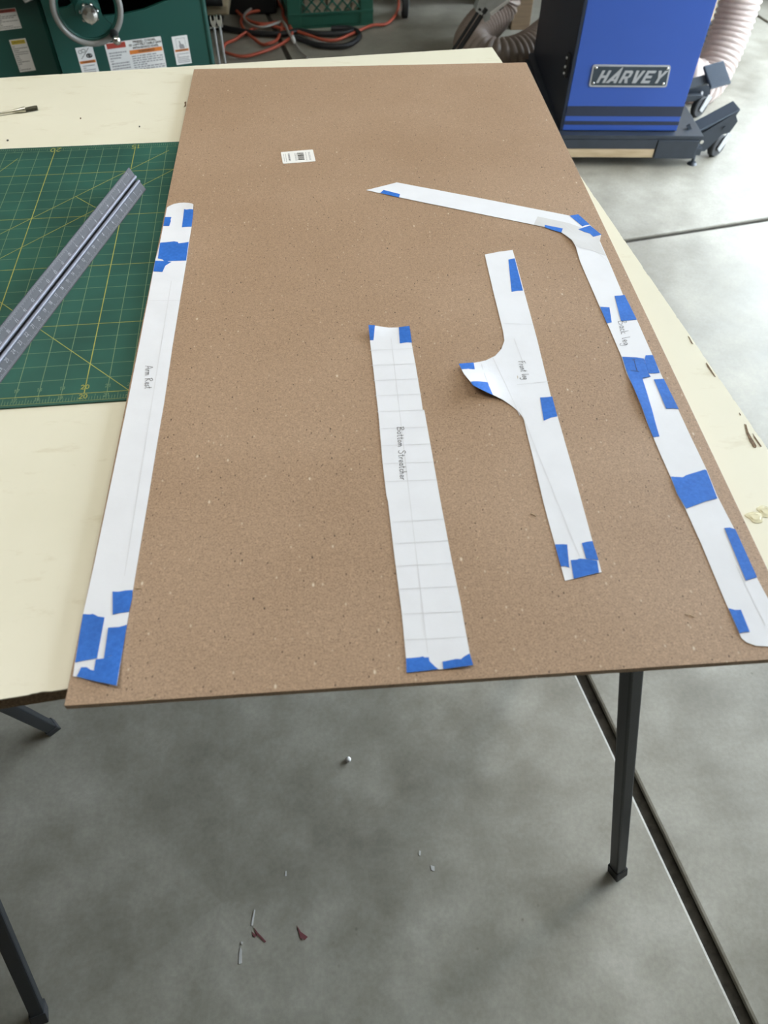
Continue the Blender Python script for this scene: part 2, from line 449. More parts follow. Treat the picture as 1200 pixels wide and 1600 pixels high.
# laminate skin with a slightly chipped outline
bm = bmesh.new(); rim = []
def chip(k, amp): return amp * max(0.0, noise.noise(Vector((k * 37.0, 3.1, 0.0))) + 0.6 * noise.noise(Vector((k * 190.0, 7.3, 0.0))) - 0.05) * 1.3
n = 420
for i in range(n): t = i / n; rim.append((TU0 + (TU1-TU0)*t, TV0 + chip(t*2, 0.004) - 0.0008))
for i in range(n): t = i / n; rim.append((TU1 + 0.0004 - chip(t*1.3 + 9, 0.0014), TV0 + (TV1-TV0)*t))
for i in range(n): t = i / n; rim.append((TU1 - (TU1-TU0)*t, TV1 + 0.0006 - chip(t*1.7 + 20, 0.0014)))
for i in range(40): t = i / 40; rim.append((TU0, TV1 - (TV1-TV0)*t))
MB(TF).prism([(x, y, 0) for x, y in rim], (0, 0, ZT - 0.0013), (0, 0, ZT)).build('laminate_skin', M['laminate'], table, 'cream laminate surface with chipped edges')
# exposed gouge near the right edge, chips, stain spots
def patch(pts, mat, name, parent, z=ZT):
    return MB().prism([at(u, v, z) for u, v in pts], (0, 0, 0.00005), (0, 0, 0.0005)).build(name, mat, parent)
patch([(1163, 663), (1166, 664), (1169, 675), (1174, 684), (1179, 692), (1182, 697), (1181, 700), (1177, 699), (1171, 689), (1166, 677)], M['particle'], 'gouge', table)
patch([(1176, 677), (1179, 682), (1190, 698), (1188, 698), (1178, 684)], M['particle'], 'chip', table)
patch([(1155, 645), (1158, 649), (1156, 649)], M['particle'], 'chip', table)
patch([(1103, 567), (1106, 570), (1118, 589), (1116, 588), (1105, 573)], M['particle'], 'chip', table)
patch([(1075, 525), (1078, 529), (1083, 538), (1080, 536)], M['particle'], 'chip', table)
patch([(288, 160), (291, 159), (291, 166), (287, 168), (289, 164)], M['particle'], 'chip', table)
patch([(10, 219), (13, 218), (14, 220), (11, 221)], M['ink'], 'chip', table)
patch([(217, 197), (219, 197), (219, 199), (217, 199)], M['ink'], 'chip', table)
patch([(125, 184), (127, 184), (127, 186), (125, 186)], M['particle'], 'chip', table)

def leg(foot, top, ang, w=0.019):
    foot = Vector(foot); top = Vector(top); d = (top - foot).normalized()
    e = Vector((math.cos(ang), math.sin(ang), 0)); e = (e - d * e.dot(d)).normalized(); f_ = d.cross(e)
    fr = frame(foot, 0, e, f_, d); L = (top - foot).length
    lg = MB(fr).box((-w/2, -w/2, 0.018), (w/2, w/2, L), 0.003).build('leg', M['steel_black'], table)
    MB(fr).box((-w/2 - 0.0018, -w/2 - 0.0018, 0.003), (w/2 + 0.0018, w/2 + 0.0018, 0.032), 0.002).build('foot_cap', M['rubber'], lg)
LEGS = [((0.645, -0.005, 0.0), (0.503, 0.108, 0.735), math.radians(24)),
        ((-0.255, -0.135, 0.0), (-0.197, 0.100, 0.735), math.radians(20)),
        ((-0.326, 0.312, 0.0), (-0.235, 0.112, 0.735), math.radians(40)),
        ((0.585, 0.420, 0.0), (0.490, 0.150, 0.735), math.radians(24)),
        ((0.560, 0.800, 0.0), (0.420, 0.960, 0.735), math.radians(24)), ((0.500, 1.180, 0.0), (0.410, 0.990, 0.735), math.radians(24)),
        ((-0.420, 0.700, 0.0), (-0.300, 0.880, 0.735), math.radians(40)), ((-0.470, 1.060, 0.0), (-0.310, 0.910, 0.735), math.radians(40))]
for a, b, c in LEGS: leg(a, b, c)
for (x0, y0), (x1, y1) in (((-0.26, 0.055), (0.54, 0.14)), ((-0.36, 0.885), (0.47, 0.985))):
    e = Vector((x1 - x0, y1 - y0, 0)); L = e.length; e.normalize()
    MB(frame(Vector((x0, y0, 0)), 0, e, Vector((-e.y, e.x, 0)), Vector((0, 0, 1)))).box((0, -0.02, 0.70), (L, 0.02, ZT - 0.0192), 0.003).build('crossbar', M['steel_black'], table)

# dried glue drops on the tabletop
for k, (u, v, r, lab) in enumerate(((1180, 808, 0.0085, 'dried yellow glue drop on the table edge, nearer the brown sheet'), (1197, 799, 0.0085, 'dried yellow glue drop on the table, at the right border of the photo'))):
    c = at(u, v, ZT); bmx = bmesh.new(); bmesh.ops.create_uvsphere(bmx, u_segments=20, v_segments=10, radius=1)
    for q in bmx.verts:
        a = math.atan2(q.co.y, q.co.x); rr = r * (1 + 0.16 * math.sin(3*a + k) + 0.08 * math.sin(5*a))
        dist = math.hypot(q.co.x, q.co.y)
        q.co = Vector((c.x + q.co.x*rr, c.y + q.co.y*rr*0.85, c.z + max(0.0, q.co.z) * 0.0012 + (0.0003 * math.sin(dist*14) if q.co.z > 0 else 0)))
    tag(MB().bm(bmx, True).build('glue_drop', M['glue']), lab, 'glue drop', 'dried glue drops')

# ================================================================== CUTTING MAT
MA = math.radians(1.9); P = 0.02468
MF = frame(Vector((-0.0505, 0.3715, 0)), MA)
cm = thing('cutting_mat', MF @ Vector((0, 0.28, ZT)), 'green self-healing cutting mat with yellow inch grid, partly under the brown sheet', 'cutting mat')
MB(MF).box((-20.6*P, -0.62*P, ZT + 0.0001), (15.6*P, 23.62*P, ZM), 0.0006).build('mat_body', M['mat_green'], cm)
ZP = ZM + 0.00012
def ribbon(mb, pts, width, z=None):
    pts = [Vector(p) for p in pts]
    for a, b in zip(pts[:-1], pts[1:]):
        d = b - a
        if d.length < 1e-9: continue
        d.normalize(); s = Vector((-d.y, d.x, 0)) * width / 2; e = d * width * 0.35
        mb.add([a - s - e, b - s + e, b + s + e, a + s - e], [(0, 1, 2, 3)])
thin, heavy, tk = MB(MF), MB(MF), MB(MF)
for i in range(-20, 16):
    hv = (i % 5 == 0)
    ribbon(heavy if hv else thin, [(i*P, 0, ZP + (0.00003 if hv else 0)), (i*P, 23*P, ZP + (0.00003 if hv else 0))], 0.0011 if hv else 0.00075)
for j in range(0, 24):
    hv = (j % 5 == 0)
    ribbon(heavy if hv else thin, [(-20*P, j*P, ZP + 0.00004), (15*P, j*P, ZP + 0.00004)], 0.0008 if hv else 0.0006)
for i in range(-20*8, 15*8 + 1):
    L = 0.55 if i % 8 == 0 else (0.38 if i % 4 == 0 else 0.22)
    x = i * P / 8
    ribbon(tk, [(x, -0.5*P*0.9, ZP), (x, (-0.45 + L)*P, ZP)], 0.00045)
    ribbon(tk, [(x, 23.45*P, ZP), (x, (23.45 - L)*P, ZP)], 0.00045)
ribbon(heavy, [(-20*P, -0.48*P, ZP), (15*P, -0.48*P, ZP)], 0.0004)
def mat_pt(u, v):
    q = at(u, v, ZM); return Vector((q.x, q.y, ZP + 0.00006))
diag = MB()
for a, b in (((0, 366), (264, 235)), ((0, 404), (271, 265)), ((0, 472), (203, 611)), ((118, 307), (152, 326)), ((0, 268), (28, 248))):
    ribbon(diag, [mat_pt(*a), mat_pt(*b)], 0.0009)
for mb, nm, mt in ((thin, 'grid_lines', M['mat_line']), (heavy, 'heavy_grid_lines', M['mat_yellow']), (tk, 'edge_ticks', M['mat_line']), (diag, 'diagonal_lines', M['mat_yellow'])):
    o = mb.build(nm, mt, cm); o['kind'] = 'stuff'

# ---- a small single-stroke hand: x right, y up, capital height 1
HAND = {
 'A': (0.75, [[(0, 0), (0.38, 1.0), (0.72, 0)], [(0.16, 0.36), (0.62, 0.40)]]),
 'B': (0.70, [[(0.05, 0), (0.12, 0.98)], [(0.0, 0.92), (0.42, 1.02), (0.52, 0.78), (0.14, 0.55), (0.60, 0.40), (0.56, 0.08), (0.05, 0.0)]]),
 'F': (0.62, [[(0.08, 0), (0.14, 0.95)], [(0.0, 0.90), (0.62, 1.02)], [(0.12, 0.52), (0.46, 0.58)]]),
 'R': (0.72, [[(0.06, 0), (0.12, 0.95)], [(0.0, 0.88), (0.45, 1.02), (0.55, 0.75), (0.14, 0.50), (0.66, 0.02)]]),
 'S': (0.62, [[(0.56, 0.92), (0.30, 1.02), (0.10, 0.80), (0.45, 0.48), (0.50, 0.18), (0.25, -0.02), (0.0, 0.12)]]),
 'a': (0.46, [[(0.38, 0.40), (0.20, 0.50), (0.04, 0.25), (0.16, 0.02), (0.36, 0.14), (0.40, 0.48), (0.38, 0.10), (0.46, 0.02)]]),
 'c': (0.36, [[(0.34, 0.44), (0.16, 0.48), (0.03, 0.22), (0.18, 0.0), (0.36, 0.08)]]),
 'e': (0.40, [[(0.04, 0.22), (0.34, 0.28), (0.26, 0.50), (0.06, 0.38), (0.08, 0.06), (0.26, 0.0), (0.40, 0.10)]]),
 'g': (0.46, [[(0.36, 0.44), (0.16, 0.50), (0.04, 0.22), (0.20, 0.04), (0.38, 0.44), (0.36, -0.30), (0.14, -0.46), (0.0, -0.30)]]),
 'h': (0.46, [[(0.04, 0), (0.06, 1.0)], [(0.05, 0.28), (0.22, 0.50), (0.34, 0.36), (0.38, 0.0)]]),
 'k': (0.46, [[(0.04, 0), (0.06, 1.0)], [(0.38, 0.52), (0.06, 0.24), (0.42, 0.0)]]),
 'l': (0.22, [[(0.06, 1.0), (0.04, 0.10), (0.18, 0.0)]]),
 'm': (0.66, [[(0.02, 0), (0.05, 0.48)], [(0.05, 0.30), (0.18, 0.48), (0.28, 0.34), (0.30, 0.0)], [(0.30, 0.28), (0.44, 0.48), (0.54, 0.34), (0.60, 0.0)]]),
 'n': (0.46, [[(0.02, 0), (0.05, 0.48)], [(0.05, 0.28), (0.22, 0.50), (0.34, 0.34), (0.40, 0.0)]]),
 'o': (0.42, [[(0.20, 0.50), (0.03, 0.30), (0.10, 0.02), (0.32, 0.06), (0.38, 0.34), (0.20, 0.50)]]),
 'r': (0.36, [[(0.03, 0), (0.06, 0.48)], [(0.05, 0.26), (0.18, 0.46), (0.36, 0.46)]]),
 's': (0.36, [[(0.32, 0.46), (0.10, 0.46), (0.08, 0.30), (0.30, 0.18), (0.24, 0.0), (0.0, 0.04)]]),
 't': (0.36, [[(0.16, 0.86), (0.14, 0.08), (0.30, 0.0)], [(0.0, 0.56), (0.34, 0.60)]]),
 ' ': (0.42, []),
 '0': (0.62, [[(0.25, 1), (0.02, 0.75), (0.02, 0.25), (0.25, 0), (0.48, 0.25), (0.48, 0.75), (0.25, 1)]]), '1': (0.40, [[(0.05, 0.8), (0.22, 1), (0.22, 0)]]),
 '2': (0.62, [[(0.02, 0.8), (0.22, 1), (0.48, 0.8), (0.40, 0.5), (0.0, 0), (0.50, 0)]]), '3': (0.62, [[(0.02, 0.9), (0.30, 1), (0.46, 0.75), (0.2, 0.52), (0.48, 0.28), (0.28, 0), (0.0, 0.1)]]),
 '4': (0.62, [[(0.38, 0), (0.38, 1), (0.0, 0.3), (0.52, 0.3)]]), '5': (0.62, [[(0.46, 1), (0.08, 1), (0.04, 0.55), (0.36, 0.6), (0.48, 0.3), (0.28, 0), (0.0, 0.08)]]),
 '6': (0.62, [[(0.42, 0.95), (0.08, 0.6), (0.02, 0.2), (0.24, 0), (0.46, 0.2), (0.36, 0.5), (0.06, 0.42)]]), '7': (0.62, [[(0.0, 1), (0.50, 1), (0.18, 0)]]),
 '8': (0.62, [[(0.25, 0.52), (0.04, 0.76), (0.25, 1), (0.46, 0.76), (0.25, 0.52), (0.0, 0.24), (0.25, 0), (0.50, 0.24), (0.25, 0.52)]]), '9': (0.62, [[(0.44, 0.6), (0.2, 0.48), (0.04, 0.75), (0.25, 1), (0.46, 0.8), (0.40, 0.3), (0.1, 0.0)]]),
}
def strokes(text, gap=0.14):
    x = 0.0; out = []
    for ch in text:
        w_, ss = HAND[ch]
        for s in ss: out.append([(x + a, b) for a, b in s])
        x += w_ + gap
    return out, x - gap

def digits(mb, text, c, h, width, flip=False, z=ZP + 0.00008):
    ss, W = strokes(text, 0.12); s_ = -1 if flip else 1
    for s in ss:
        ribbon(mb, [(c[0] + s_ * (a - W/2) * h, c[1] + s_ * (b - 0.5) * h, z) for a, b in s], width)
num, num2 = MB(MF), MB(MF)
for i in range(-20, 16):
    lab = 20 + i
    for row in (0.42, -0.20):
        big = lab % 5 == 0
        digits(num if big else num2, str(lab), (i*P, row*P), 0.0068 if big else 0.0052, 0.0011 if big else 0.0006)
    lab2 = 35 - lab
    if lab2 % 5 == 0: digits(num, str(lab2), (i*P, 23.15*P), 0.012, 0.0013, True)
o = num.build('grid_numbers', M['mat_yellow'], cm); o['kind'] = 'stuff'
o = num2.build('small_grid_numbers', M['mat_line'], cm); o['kind'] = 'stuff'

# ================================================================== TRIANGULAR SCALE on the mat
sd = Vector((-0.2556, -0.9668, 0)); sn = Vector((0.9668, -0.2556, 0))          # along, and towards the right
S = 0.0365; SH = S * 0.866
end = Vector((-0.0368, 0.8074, ZM)) - sd * 0.002
SF = frame(end - sn * S, 0, sd, -sn * -1.0, Vector((0, 0, 1)))                  # local x along, y right, z up
SL = 0.62
tri = [Vector((0, 0, 0)), Vector((0, S, 0)), Vector((0, S/2, SH))]
cen = (tri[0] + tri[1] + tri[2]) / 3
def face_profile(A, B, pts):
    d = B - A; m_ = (A + B) / 2; inn = (cen - m_).normalized()
    return [A + d * t + inn * (k * S) for t, k in pts]
prof_pts = [(0.0, 0.0), (0.02, 0.012), (0.33, 0.024), (0.34, 0.06), (0.46, 0.06), (0.465, 0.17), (0.535, 0.17), (0.54, 0.06), (0.66, 0.06), (0.67, 0.024), (0.98, 0.012)]
prof = []
for a, b in ((0, 1), (1, 2), (2, 0)): prof += face_profile(tri[a], tri[b], prof_pts)
sc = thing('triangular_scale', SF @ Vector((SL/2, S/2, 0)), 'grey metal triangular scale lying across the green cutting mat', 'scale ruler')
body = MB(SF).prism(prof, (0, 0, 0), (SL, 0, 0)).build('scale_body', M['scale_dark'], sc)
for a, b in ((1, 2), (2, 0)):
    for t in (0.40, 0.60):
        A, B = tri[a], tri[b]; d = B - A; inn = (cen - (A + B)/2).normalized()
        q = A + d * t + inn * (0.045 * S)
        rd = MB(SF); rd.tube([q + Vector((0.0005, 0, 0)), q + Vector((SL - 0.0005, 0, 0))], 0.072 * S, 12); rd.build('ridge', M['scale_light'], sc)
A, B = tri[1], tri[2]; d = B - A; inn = (cen - (A + B)/2).normalized()
MB(SF).prism([A + d*0.468 + inn*(0.155*S), A + d*0.532 + inn*(0.155*S), A + d*0.532 + inn*(0.168*S), A + d*0.468 + inn*(0.168*S)], (0.0003, 0, 0), (SL - 0.0003, 0, 0)).build('groove_shade', M['black'], sc)  # black strip standing in for the shade inside the groove
tkm = MB(SF); A, B = tri[1], tri[2]; d = (B - A).normalized(); out = -((cen - (A + B)/2).normalized())
def face_q(mb, x, t0, t1, wid):
    def pt(x_, t):
        k = 0.012 + (min(t, 1 - t)) / 0.33 * 0.012
        return A + (B - A) * t - out * (k * S) + out * 0.00025 + Vector((x_, 0, 0))
    mb.add([pt(x - wid/2, t0), pt(x + wid/2, t0), pt(x + wid/2, t1), pt(x - wid/2, t1)], [(0, 1, 2, 3)])
k = 0; x = 0.012
while x < SL - 0.01:
    big = k % 8 == 0; half = k % 4 == 0
    face_q(tkm, x, 0.03, 0.17 if big else (0.13 if half else 0.10), 0.00028)
    k += 1; x += 0.0031 * 0.62
k = 0; x = 0.012
while x < SL - 0.01:
    big = k % 12 == 0; half = k % 3 == 0
    face_q(tkm, x, 0.97, 0.80 if big else (0.86 if half else 0.89), 0.00028)
    k += 1; x += 0.00165
for nn in range(1, 37):                                    # numerals along both bands, tops towards the groove
    for base_t, stepx, sgn in ((0.20, 0.0155, 1), (0.78, 0.0198, -1)):
        x0 = 0.012 + nn * stepx
        if x0 > SL - 0.02: continue
        ss, W = strokes(str(nn), 0.12)
        for s in ss:
            for (a0, b0), (a1, b1) in zip(s[:-1], s[1:]):
                hh = 0.0042
                def pt(a_, b_):
                    t = base_t + sgn * b_ * hh / S
                    kk = 0.012 + (min(t, 1 - t)) / 0.33 * 0.012
                    return A + (B - A) * t - out * (kk * S) + out * 0.00025 + Vector((x0 - sgn * (a_ - W/2) * hh, 0, 0))
                p, q = pt(a0, b0), pt(a1, b1); dd = (q - p)
                if dd.length < 1e-7: continue
                sd_ = dd.normalized().cross(out) * 0.00025
                tkm.add([p - sd_, q - sd_, q + sd_, p + sd_], [(0, 1, 2, 3)])
o = tkm.build('scale_markings', M['tick'], sc); o['kind'] = 'stuff'

# ================================================================== HARDBOARD SHEET
W_, L_ = 0.6096, 1.2192
hb = thing('hardboard_sheet', (W_/2, L_/2, ZM), 'large brown hardboard sheet lying on the cream worktable, papers on it', 'hardboard')
MB().box((0, 0, ZM + 0.0002), (W_, L_, ZS), 0.0005).build('board', M['hardboard'], hb)
# stray fibres on the board
for k, (u, v, a, L) in enumerate(((304, 322, 80, 0.006), (317, 337, 120, 0.006), (165, 1048, 10, 0.004), (233, 1093, 15, 0.006), (750, 414, 25, 0.008), (808, 590, 85, 0.006), (833, 805, 140, 0.006), (1078, 962, 150, 0.008), (745, 873, 50, 0.004), (216, 920, 0, 0.005))):
    c = at(u, v, ZS); dx = math.cos(math.radians(a)) * L/2; dy = math.sin(math.radians(a)) * L/2
    MB().tube(smooth_path([(c.x - dx, c.y - dy, ZS + 0.0004), (c.x + dy*0.2, c.y, ZS + 0.0007), (c.x + dx, c.y + dy, ZS + 0.0004)], 3), 0.00035, 5).build('fibre', M['wood'], hb)
st = MB().prism([at(u, v, ZS) for u, v in ((440, 238), (487.5, 234), (489, 234.6), (493, 251.3), (492.3, 252.3), (443.5, 256.2), (442, 255.6), (438.8, 239))], (0, 0, 0.0001), (0, 0, 0.0004)).build('price_sticker', M['sticker'], hb, 'white barcode sticker')
def stick(u, v):                                            # crop coordinates -> point on the sticker
    q = at(400 + u/10, 220 + v/10, ZS); return Vector((q.x, q.y, ZS + 0.0005))
bar = MB(); random.seed(3); t = 0.0
while t < 1.0:
    wd = random.choice((0.02, 0.03, 0.05))
    a, b = stick(640 + 20*t, 190 + 115*t), stick(740 + 20*t, 186 + 115*t)
    a2, b2 = stick(640 + 20*(t+wd), 190 + 115*(t+wd)), stick(740 + 20*(t+wd), 186 + 115*(t+wd))
    bar.add([a, b, b2, a2], [(0, 1, 2, 3)]); t += wd + random.choice((0.018, 0.03, 0.045))
bar.build('barcode', M['ink'], st)
pr_ = MB()
for x0, wd in ((425, 4), (455, 4), (495, 18), (600, 5), (620, 4), (770, 4), (815, 5), (832, 4)):
    t = 0.05
    while t < 0.92:
        dt = random.uniform(0.05, 0.16)
        y0 = 205 + 130*t - (x0 - 425)*0.08; y1 = y0 + 130*dt; xs = x0 + 22*t
        pr_.add([stick(xs, y0), stick(xs + wd*1.6, y0 - 0.5), stick(xs + wd*1.6 + 22*dt, y1), stick(xs + 22*dt, y1)], [(0, 1, 2, 3)])
        t += dt + 0.035
pr_.build('fine_print', M['grey_ink'], st)

# ================================================================== PAPER TEMPLATES
def conv(off, sc_, pts): return [(off[0] + x/sc_, off[1] + y/sc_) for x, y in pts]
C1 = ((220, 300), 10.0); C2 = ((90, 880), 5.714); C3 = ((560, 270), 3.0); C4 = ((700, 380), 4.615); C5 = ((800, 620), 5.333)
C6 = ((560, 500), 5.714); C7 = ((600, 780), 5.52); C8 = ((920, 440), 4.444); C9 = ((1030, 700), 4.571)

def sheet_mesh(px, hfun, z0, thick, cell=0.014):
    pts = [at(u, v, ZS) for u, v in px]
    bm = bmesh.new()
    f_ = bm.faces.new([bm.verts.new((p.x, p.y, 0)) for p in pts])
    bm.normal_update()
    bmesh.ops.triangulate(bm, faces=[f_])
    xs = [p.x for p in pts]; ys = [p.y for p in pts]
    for lo, hi, no in ((min(xs), max(xs), (1, 0, 0)), (min(ys), max(ys), (0, 1, 0))):
        q = math.ceil(lo / cell) * cell
        while q < hi:
            bmesh.ops.bisect_plane(bm, geom=list(bm.verts) + list(bm.edges) + list(bm.faces), plane_co=(q*no[0], q*no[1], 0), plane_no=no, dist=1e-6)
            q += cell
    bmesh.ops.recalc_face_normals(bm, faces=list(bm.faces))
    for fc in bm.faces:
        if fc.normal.z < 0: fc.normal_flip()
    for v_ in bm.verts: v_.co.z = z0 + hfun(v_.co.x, v_.co.y)
    r = bmesh.ops.extrude_face_region(bm, geom=list(bm.faces))
    top = [e for e in r['geom'] if isinstance(e, bmesh.types.BMVert)]
    for v_ in top: v_.co.z += thick
    bmesh.ops.recalc_face_normals(bm, faces=list(bm.faces))
    m = MB(); m.bm(bm, False); m.s = [True] * len(m.f)
    return m

def ground(seed, amp, lifts):
    L = [(at(u, v, ZS), a, r) for u, v, a, r in lifts]
    def h(x, y):
        z = amp * (0.5 + 0.5 * noise.noise(Vector((x*22 + seed, y*22, seed)))) + 0.5*amp*(0.5 + 0.5*noise.noise(Vector((x*60, y*60 + seed, 1.0))))
        for p, a, r in L:
            d2 = ((x - p.x)**2 + (y - p.y)**2) / (r*r)
            z += a * math.exp(-d2)
        return z
    return h

def template(name, label, outline, tapes, hfun, texts=(), lines=(), patches=()):
    c = at(sum(p[0] for p in outline)/len(outline), sum(p[1] for p in outline)/len(outline), ZS)
    t = thing(name, c, label, 'paper template')
    sheet_mesh(outline, hfun, ZS + 0.0002, 0.00025).build('paper', M['paper'], t)
    for pp in patches:
        sheet_mesh(pp, hfun, ZS + 0.00047, 0.0001).build('paper_patch', M['patch'], t, 'greyer paper patch over the bend')
    zt = ZS + 0.0005
    for k, tp in enumerate(tapes):
        sheet_mesh(tp, hfun, zt + 0.00004*k, 0.00022).build('tape_strip', M['tape'], t)
    def pt(u, v, dz):
        p = at(u, v, ZS); return Vector((p.x, p.y, ZS + 0.00075 + hfun(p.x, p.y) + dz))
    if lines:
        for a, b in lines:
            n_ = 14; mb = MB()
            ribbon(mb, [pt(a[0] + (b[0]-a[0])*i/n_, a[1] + (b[1]-a[1])*i/n_, -0.0001) for i in range(n_+1)], 0.0007)
            mb.build('ruled_line', M['faint'], t)
    for txt, start, endp, cap, extra, zx in texts:
        ss, W = strokes(txt, 0.13) if txt else ([], 1.0)
        mb = MB()
        for s in list(ss) + list(extra):
            sm = smooth_path([(a, b, 0) for a, b in s], 4) if len(s) > 2 and txt else [Vector((a, b, 0)) for a, b in s]
            ribbon(mb, [pt(start[0] + (endp[0]-start[0])*p.x/W + cap[0]*p.y, start[1] + (endp[1]-start[1])*p.x/W + cap[1]*p.y, zx) for p in sm], 0.0006)
        mb.build('handwriting' if txt else 'pen_mark', M['pencil'] if txt else M['ink'], t)
    return t

# -- arm rest
outA = [(261, 325), (265, 322.3), (272, 319.3), (280, 317.8), (288, 317.5), (295, 319), (301, 321.5), (303, 323.5), (302, 330), (299.5, 355), (295.5, 379), (291.5, 409), (283, 460), (270, 540), (257, 627.5), (248, 680), (231, 785), (215, 880), (210, 910), (202, 957), (190.6, 1025), (184.5, 1074.5), (149, 1066), (114.5, 1057), (117, 1037.5), (130, 960.5), (147.7, 880), (176, 745), (201, 623), (217.5, 540), (233, 460), (243, 406), (250, 380), (255, 354.5), (259.5, 333)]
tapA = [conv(*C1, [(680, 282), (710, 292), (780, 290), (825, 295), (795, 550), (720, 553), (645, 558)]),
        conv(*C1, [(378, 400), (480, 400), (465, 445), (472, 460), (445, 540), (355, 540)]),
        conv(*C1, [(305, 803), (400, 795), (520, 780), (580, 790), (590, 812), (680, 803), (750, 790), (710, 1080), (440, 1088), (380, 1100), (340, 1062), (270, 1045)]),
        conv(*C1, [(228, 1085), (350, 1088), (480, 1102), (385, 1160), (340, 1258), (200, 1250)]),
        conv(*C2, [(493, 258), (545, 260), (610, 248), (672, 245), (668, 320), (640, 440), (560, 450), (495, 465)]),
        conv(*C2, [(230, 460), (290, 463), (320, 458), (365, 482), (422, 490), (355, 855), (210, 880), (160, 892)]),
        conv(*C2, [(455, 582), (555, 575), (622, 555), (578, 825), (480, 832), (418, 858)]),
        conv(*C2, [(345, 865), (418, 858), (500, 830), (578, 822), (538, 1113), (330, 1062), (330, 965)]),
        conv(*C2, [(215, 935), (265, 935), (300, 960), (333, 967), (333, 1062), (175, 1017)])]
template('paper_template', 'long white paper strip marked Arm Rest along the sheet\'s left edge', outA, tapA,
         ground(1, 0.00035, [(303, 323, 0.003, 0.012), (184, 1074, 0.003, 0.02)]),
         texts=[('Arm Rest', (227.5, 573), (227, 608.5), (11.5, -0.8), (), 0.0)],
         lines=[((268, 440), (236, 640)), ((236, 640), (195, 900)), ((231, 470.5), (281, 470.5))])
# -- bottom stretcher
outB = [(576, 515), (600, 514.3), (622, 513.8), (639.6, 512.6), (643, 537), (650, 575), (658, 622.5), (660.5, 641), (663, 642), (672, 692.5), (687.5, 780), (705, 872), (719.6, 943), (734, 1024.5), (738.6, 1041.8), (690, 1046.5), (635, 1051.7), (634.4, 1030), (628, 961), (616, 867), (606, 783.6), (603.7, 774.7), (597.6, 722), (591.5, 648.7), (584.5, 587.5), (578, 533)]
tapB = [conv(*C6, [(90, 87), (148, 83), (135, 192), (103, 193)]), conv(*C6, [(360, 80), (410, 75), (455, 70), (477, 208), (430, 206), (370, 214)]),
        conv(*C7, [(190, 1377), (300, 1368), (335, 1360), (350, 1370), (385, 1368), (392, 1402), (440, 1450), (470, 1472), (195, 1501)]),
        conv(*C7, [(503, 1408), (620, 1388), (660, 1392), (690, 1368), (735, 1343), (766, 1445), (650, 1458), (510, 1471)])]
linB = []
for y in (270, 405, 540, 675, 818, 970, 1122, 1282, 1442): linB.append((conv(*C6, [(105 + (y-270)*0.117, y + 6)])[0], conv(*C6, [(487 + (y-270)*0.178, y - 10)])[0]))
for y in (195, 380, 575, 775, 990, 1212): linB.append((conv(*C7, [(75 + (y-195)*0.105, y + 6)])[0], conv(*C7, [(515 + (y-195)*0.183, y - 18)])[0]))
linB += [((611, 530), (668, 1020))]
template('paper_template', 'straight white paper strip marked Bottom Streatcher in the middle of the brown sheet', outB, tapB,
         ground(5, 0.00035, [(576, 515, 0.006, 0.018), (640, 512, 0.002, 0.02), (738, 1042, 0.002, 0.02)]),
         texts=[('Bottom Streatcher', (620.3, 668.5), (625.5, 751), (10.5, -0.8), (), 0.0)], lines=linB)
# -- front leg
outC = [(757.4, 398.4), (780, 394), (800.8, 391.3), (805, 405), (817, 449.3), (838.7, 529.5), (860.3, 618.4), (871.3, 652), (897.6, 743.8), (925.7, 847), (935, 877), (939.8, 894.8), (910, 902), (882.5, 908), (866.6, 850.7), (849.7, 788.8), (830, 704.4), (822.5, 674.4), (818.3, 655), (811, 644.5), (800, 635.5), (784.5, 626), (769.3, 621.6), (752, 618.4), (738, 614), (733.6, 607.5), (720.6, 581.5), (716.3, 572.8), (740, 568.5), (758.5, 564), (773.7, 556.6), (783.4, 545.8), (788, 532.8), (785.6, 516.5), (774.8, 473), (765, 432)]
tapC = [conv(*C4, [(435, 123), (480, 113), (540, 345), (500, 347), (458, 354)]), conv(*C4, [(75, 890), (150, 876), (183, 870), (186, 882), (192, 922), (95, 928)]),
        conv(*C4, [(155, 1050), (220, 1040), (283, 1032), (290, 1060), (320, 1118), (240, 1102), (175, 1082)]), conv(*C4, [(663, 1118), (720, 1114), (750, 1110), (787, 1253), (740, 1262), (690, 1284)]),
        conv(*C5, [(356, 1235), (420, 1233), (458, 1236), (475, 1428), (440, 1416), (405, 1418)]), conv(*C5, [(580, 1225), (620, 1214), (668, 1208), (719, 1368), (615, 1352)]),
        conv(*C5, [(487, 1367), (540, 1362), (560, 1354), (640, 1360), (707, 1373), (722, 1470), (513, 1521)])]
template('paper_template', 'white paper cutout with a side branch marked Front leg', outC, tapC,
         ground(9, 0.00035, [(737, 613, 0.010, 0.024), (717, 573, 0.003, 0.015)]),
         texts=[('Front leg', (809.5, 565.5), (817.5, 594), (10.5, -0.6), (), 0.0)],
         lines=[((752, 570), (764, 615)), ((770, 560), (812, 650)), ((786, 506), (832, 508)), ((803, 530), (818, 570)), ((808, 602), (856, 597)), ((812, 640), (905, 870))])
